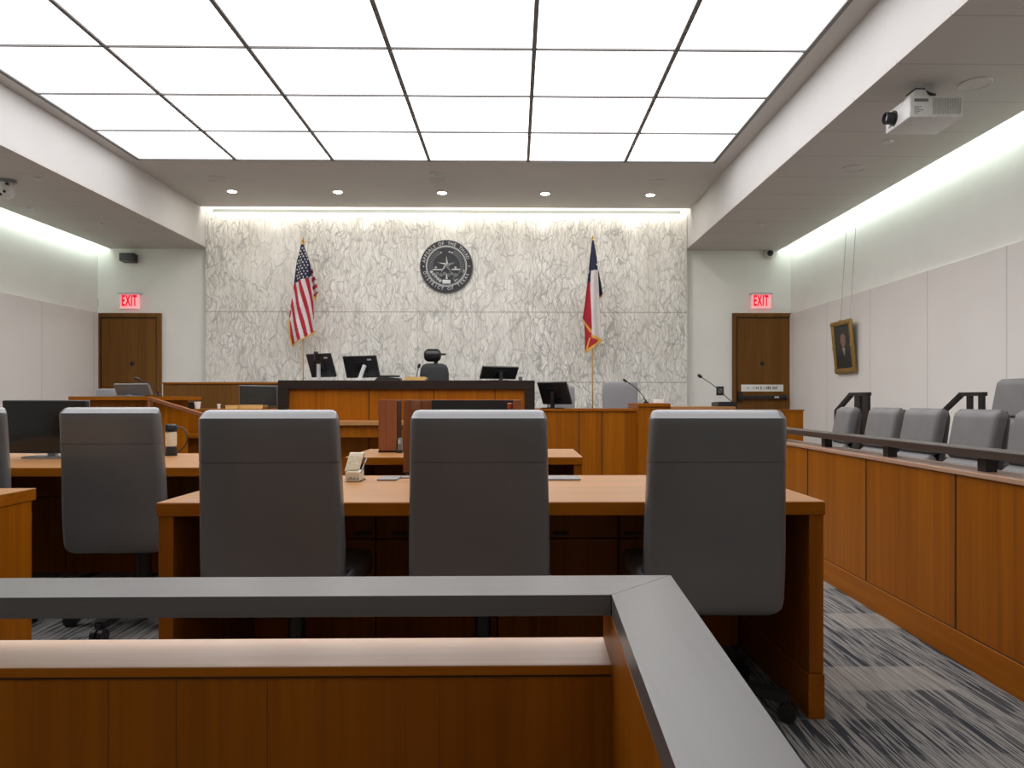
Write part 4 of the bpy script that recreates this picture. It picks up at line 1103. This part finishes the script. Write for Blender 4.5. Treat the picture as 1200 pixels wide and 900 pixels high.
def back_chair(px0, px1, ytop, Y, label, lean=0):
    a, b = P(px0, ytop, Y), P(px1, ytop, Y); x = (a.x + b.x) / 2; hw = (b.x - a.x) / 2; zt = a.z
    d = thing('office_chair', (x, Y, 0), label, 'chair', 'grey chairs behind the counters')
    n = 8
    MB().loft([(x, Y, .55, hw * .8, .02), (x, Y, .58, hw * .97, .03)] + [(x, Y, .6 + (zt - .62) * k / n, hw, .035) for k in range(n + 1)] + [(x, Y, zt - .008, hw * .98, .03), (x, Y, zt, hw * .94, .015)], .02).build('backrest', M['mid_grey'], d, 40)
    MB().loft([(x, Y + .28, .44, hw * .9, .2), (x, Y + .28, .46, hw, .24), (x, Y + .28, .52, hw * .95, .23)], .05).build('seat', M['mid_grey'], d, 40)
    s = MB(); s.box(x - .03, x + .03, Y - .02, Y + .25, .40, .45, .006); s.box(x - .03, x + .03, Y - .02, Y + .02, .42, .62, .006); s.build('back_bar', M['black'], d)
    s = MB(); s.lathe([(.29, .0), (.29, .03), (.06, .09), (.03, .12), (.03, .45)], (x, Y + .28, 0)); s.build('pedestal', M['black'], d, 40)
back_chair(706, 747, 447.5, 10.95, 'square grey chair back behind the counter, below the lone star flag')
back_chair(641, 673.5, 452.5, 10.95, 'grey chair back half hidden by the tilted monitor')
back_chair(114, 150, 455.5, 9.6, 'light grey chair half hidden behind the monitor on the tall left desk')
p = P(771, 468.5, 10.25)
d = thing('tissue_box', (p.x, 10.25, zw), 'small white tissue box on the ledge of the witness stand', 'box')
box(p.x - .07, p.x + .07, 10.2, 10.3, zw, zw + .06, .004).build('carton', M['paper'], d)
box(p.x - .045, p.x + .045, 10.22, 10.28, zw + .06, zw + .066, .002).build('opening', M['grey_plastic'], d)

# ------------------------------------------------------------------ projector
def projector():
    x0, x1, y0, y1, z0, z1 = 3.165, 3.60, 5.90, 6.29, 3.355, 3.53
    d = thing('projector', ((x0 + x1) / 2, (y0 + y1) / 2, ZS), 'white projector hanging from the right soffit, lens pointing left', 'projector')
    box(x0, x1, y0, y1, z0, z1, .012, 3).build('body', M['white_plastic'], d, 35)
    g = MB()
    for i in range(22):
        for j in range(9):
            xx = x0 + .185 + i * .0105; zz = z0 + .025 + j * .0145 + (.007 if i % 2 else 0)
            g.box(xx, xx + .006, y0 - .0015, y0 + .002, zz, zz + .0075)
    g.build('vent_grille', M['shade_grey'], d)
    p_ = MB()
    for j, w in enumerate((.03, .05, .075, .04, .06)):
        zz = z0 + .03 + j * .013; p_.box(x0 + .035, x0 + .035 + w, y0 - .001, y0 + .002, zz, zz + .005)
    p_.box(x0 + .035, x0 + .15, y0 - .001, y0 + .002, z0 + .125, z0 + .15)
    p_.build('printed_label', M['shade_grey'], d)
    ly, lz = 6.15, 3.44
    lens = MB().lathe([(.062, .0), (.062, -.012), (.05, -.014), (.05, -.075), (.043, -.08), (.040, -.07), (.039, -.03)], (x0, ly, lz), 'x', 28).build('lens_barrel', M['black'], d, 30)
    MB().lathe([(.001, -.062), (.02, -.06), (.036, -.052), (.038, -.05)], (x0, ly, lz), 'x', 28).build('lens_glass', M['silver'], lens, 40)
    box(x0 - .002, x0 + .002, y1 - .10, y1 - .05, z0 + .03, z0 + .05).build('badge', M['seal_mid'], d)
    s = MB(); s.prism([(x0 + .055, y0 + .05, z1 + .008), (x0 + .185, y0 + .05, z1 + .008), (x0 + .15, y0 + .05, z1 + .068), (x0 + .075, y0 + .05, z1 + .068)], (0, .16, 0)); s.build('mount_bracket', M['white_plastic'], d)
    s = MB(); s.box(x0 + .06, x0 + .18, y0 + .045, y0 + .21, z1, z1 + .008); s.build('mount_plate', M['black'], d)
    s = MB(); s.box(x0 + .07, x0 + .155, y0 + .05, y0 + .2, z1 + .068, z1 + .082, .004); s.build('mount_clamp', M['black'], d)
    s = MB(); s.lathe([(.035, z1 + .082), (.035, z1 + .11), (.05, z1 + .112), (.05, ZS)], (x0 + .115, y0 + .12, 0)); s.build('mount_pole', M['silver'], d, 30)
    s = MB(); s.bar((x0 + .16, y0 + .07, z1 + .060), (x0 + .24, y0 + .08, z1 + .034), .02, .014); s.box(x0 + .215, x0 + .245, y0 + .06, y0 + .10, z1, z1 + .045, .003); s.build('mount_arm', M['black'], d)
    s = MB(); s.prism([(x0 + .25, y0 + .07, z1), (x0 + .34, y0 + .07, z1), (x0 + .29, y0 + .07, z1 + .022)], (0, .05, 0)); s.build('mount_lever', M['black'], d)
projector()

# ------------------------------------------------------------------ gallery rail in the foreground
def gallery_rail():
    zc, th = .80, .030
    c_in, c_out = P(715.8, 697.3, 1), P(785, 674, 1)
    def on(px, py, z):
        t = (HC - z) / ((py - 470) / F); xc = (px - 617) / F
        return Vector((t * (xc * cos(A) + sin(A)), t * (cos(A) - xc * sin(A)), z))
    O, I = on(785, 674, zc), on(715.8, 697, zc)
    OL, IL = on(0, 677.5, zc), on(0, 700.5, zc)
    OR, IR = on(943, 900, zc), on(790, 900, zc)
    ext = lambda p, q, s: p + (q - p) * s
    OL2, IL2 = ext(O, OL, 1.6), ext(I, IL, 1.6)
    OR2, IR2 = ext(O, OR, 1.75), ext(I, IR, 1.75)
    d = thing('gallery_rail', (I.x, I.y, 0), 'dark-capped L-shaped wooden gallery rail in the foreground', 'railing')
    dn = Vector((0, 0, -th))
    MB().prism([O, OL2, IL2, I], dn).build('front_cap', M['cap'], d)
    eps = Vector((.0012, 0, 0))
    MB().prism([O + eps, I + eps, IR2 + eps, OR2 + eps], dn).build('side_cap', M['cap_y'], d)
    # ledge and panel under the front run
    yl = .005
    zl = .702
    back = O.y - .004; front = on(300, 782, zl).y
    xl_, xr_ = OL2.x, I.x + .004
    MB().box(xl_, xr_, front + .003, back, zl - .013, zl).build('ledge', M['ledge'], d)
    MB().box(xl_, xr_, front, front + .003, zl - .013, zl - .0005).build('ledge_edge', M['wood_edge'], d)
    s = MB(); s.box(xl_, xr_, front + .002, back - .01, zl - .0165, zl - .0125); s.build('shadow_gap', M['seam'], d)
    MB().box(xl_, xr_, front + .004, back - .008, 0, zl - .016).build('front_panel', M['wood'], d)
    for px in (125, 205, 312, 515):
        xx = PX(px, front)
        box(xx - .0005, xx + .0005, front + .0036, front + .005, 0, zl - .017).build('joint', M['fine_seam'], d)
    # side wall below the side cap
    i1, i2 = I + Vector((.003, back - I.y, 0)), IR2 + Vector((.003, 0, 0))
    o1, o2 = O + Vector((-.006, -.004, 0)), OR2 + Vector((-.006, 0, 0))
    s = MB(); s.prism([(i1.x, back, 0), (i2.x, i2.y, 0), (o2.x, o2.y, 0), (o1.x, back, 0)], (0, 0, zc - th)); s.build('side_panel', M['wood_y'], d)
    # slim posts holding the front cap above the ledge
    for k in range(1, 4):
        xx = xr_ - .02 - 1.15 * k
        if xx > xl_: MB().box(xx - .012, xx + .012, back - .06, back - .035, zl, zc - th).build('post', M['dark_metal'], d)
gallery_rail()

# ------------------------------------------------------------------ camera, world, view
cam = bpy.data.cameras.new('camera'); co_ = bpy.data.objects.new('camera', cam); COL.objects.link(co_)
cam.sensor_width = 36; cam.lens = F / 1200 * 36; cam.shift_x = -17 / 1200; cam.shift_y = 20 / 1200; cam.clip_start = .02; cam.clip_end = 60
co_.location = (0, 0, HC); co_.rotation_euler = (radians(90), 0, -A)
sc = bpy.context.scene; sc.camera = co_
w = bpy.data.worlds.new('world'); sc.world = w; w.use_nodes = True
w.node_tree.nodes['Background'].inputs[0].default_value = (.5, .5, .5, 1); w.node_tree.nodes['Background'].inputs[1].default_value = .02
vs_ = sc.view_settings; vs_.view_transform = 'Standard'; vs_.look = 'None'; vs_.exposure = 0; vs_.gamma = 1; vs_.use_curve_mapping = False
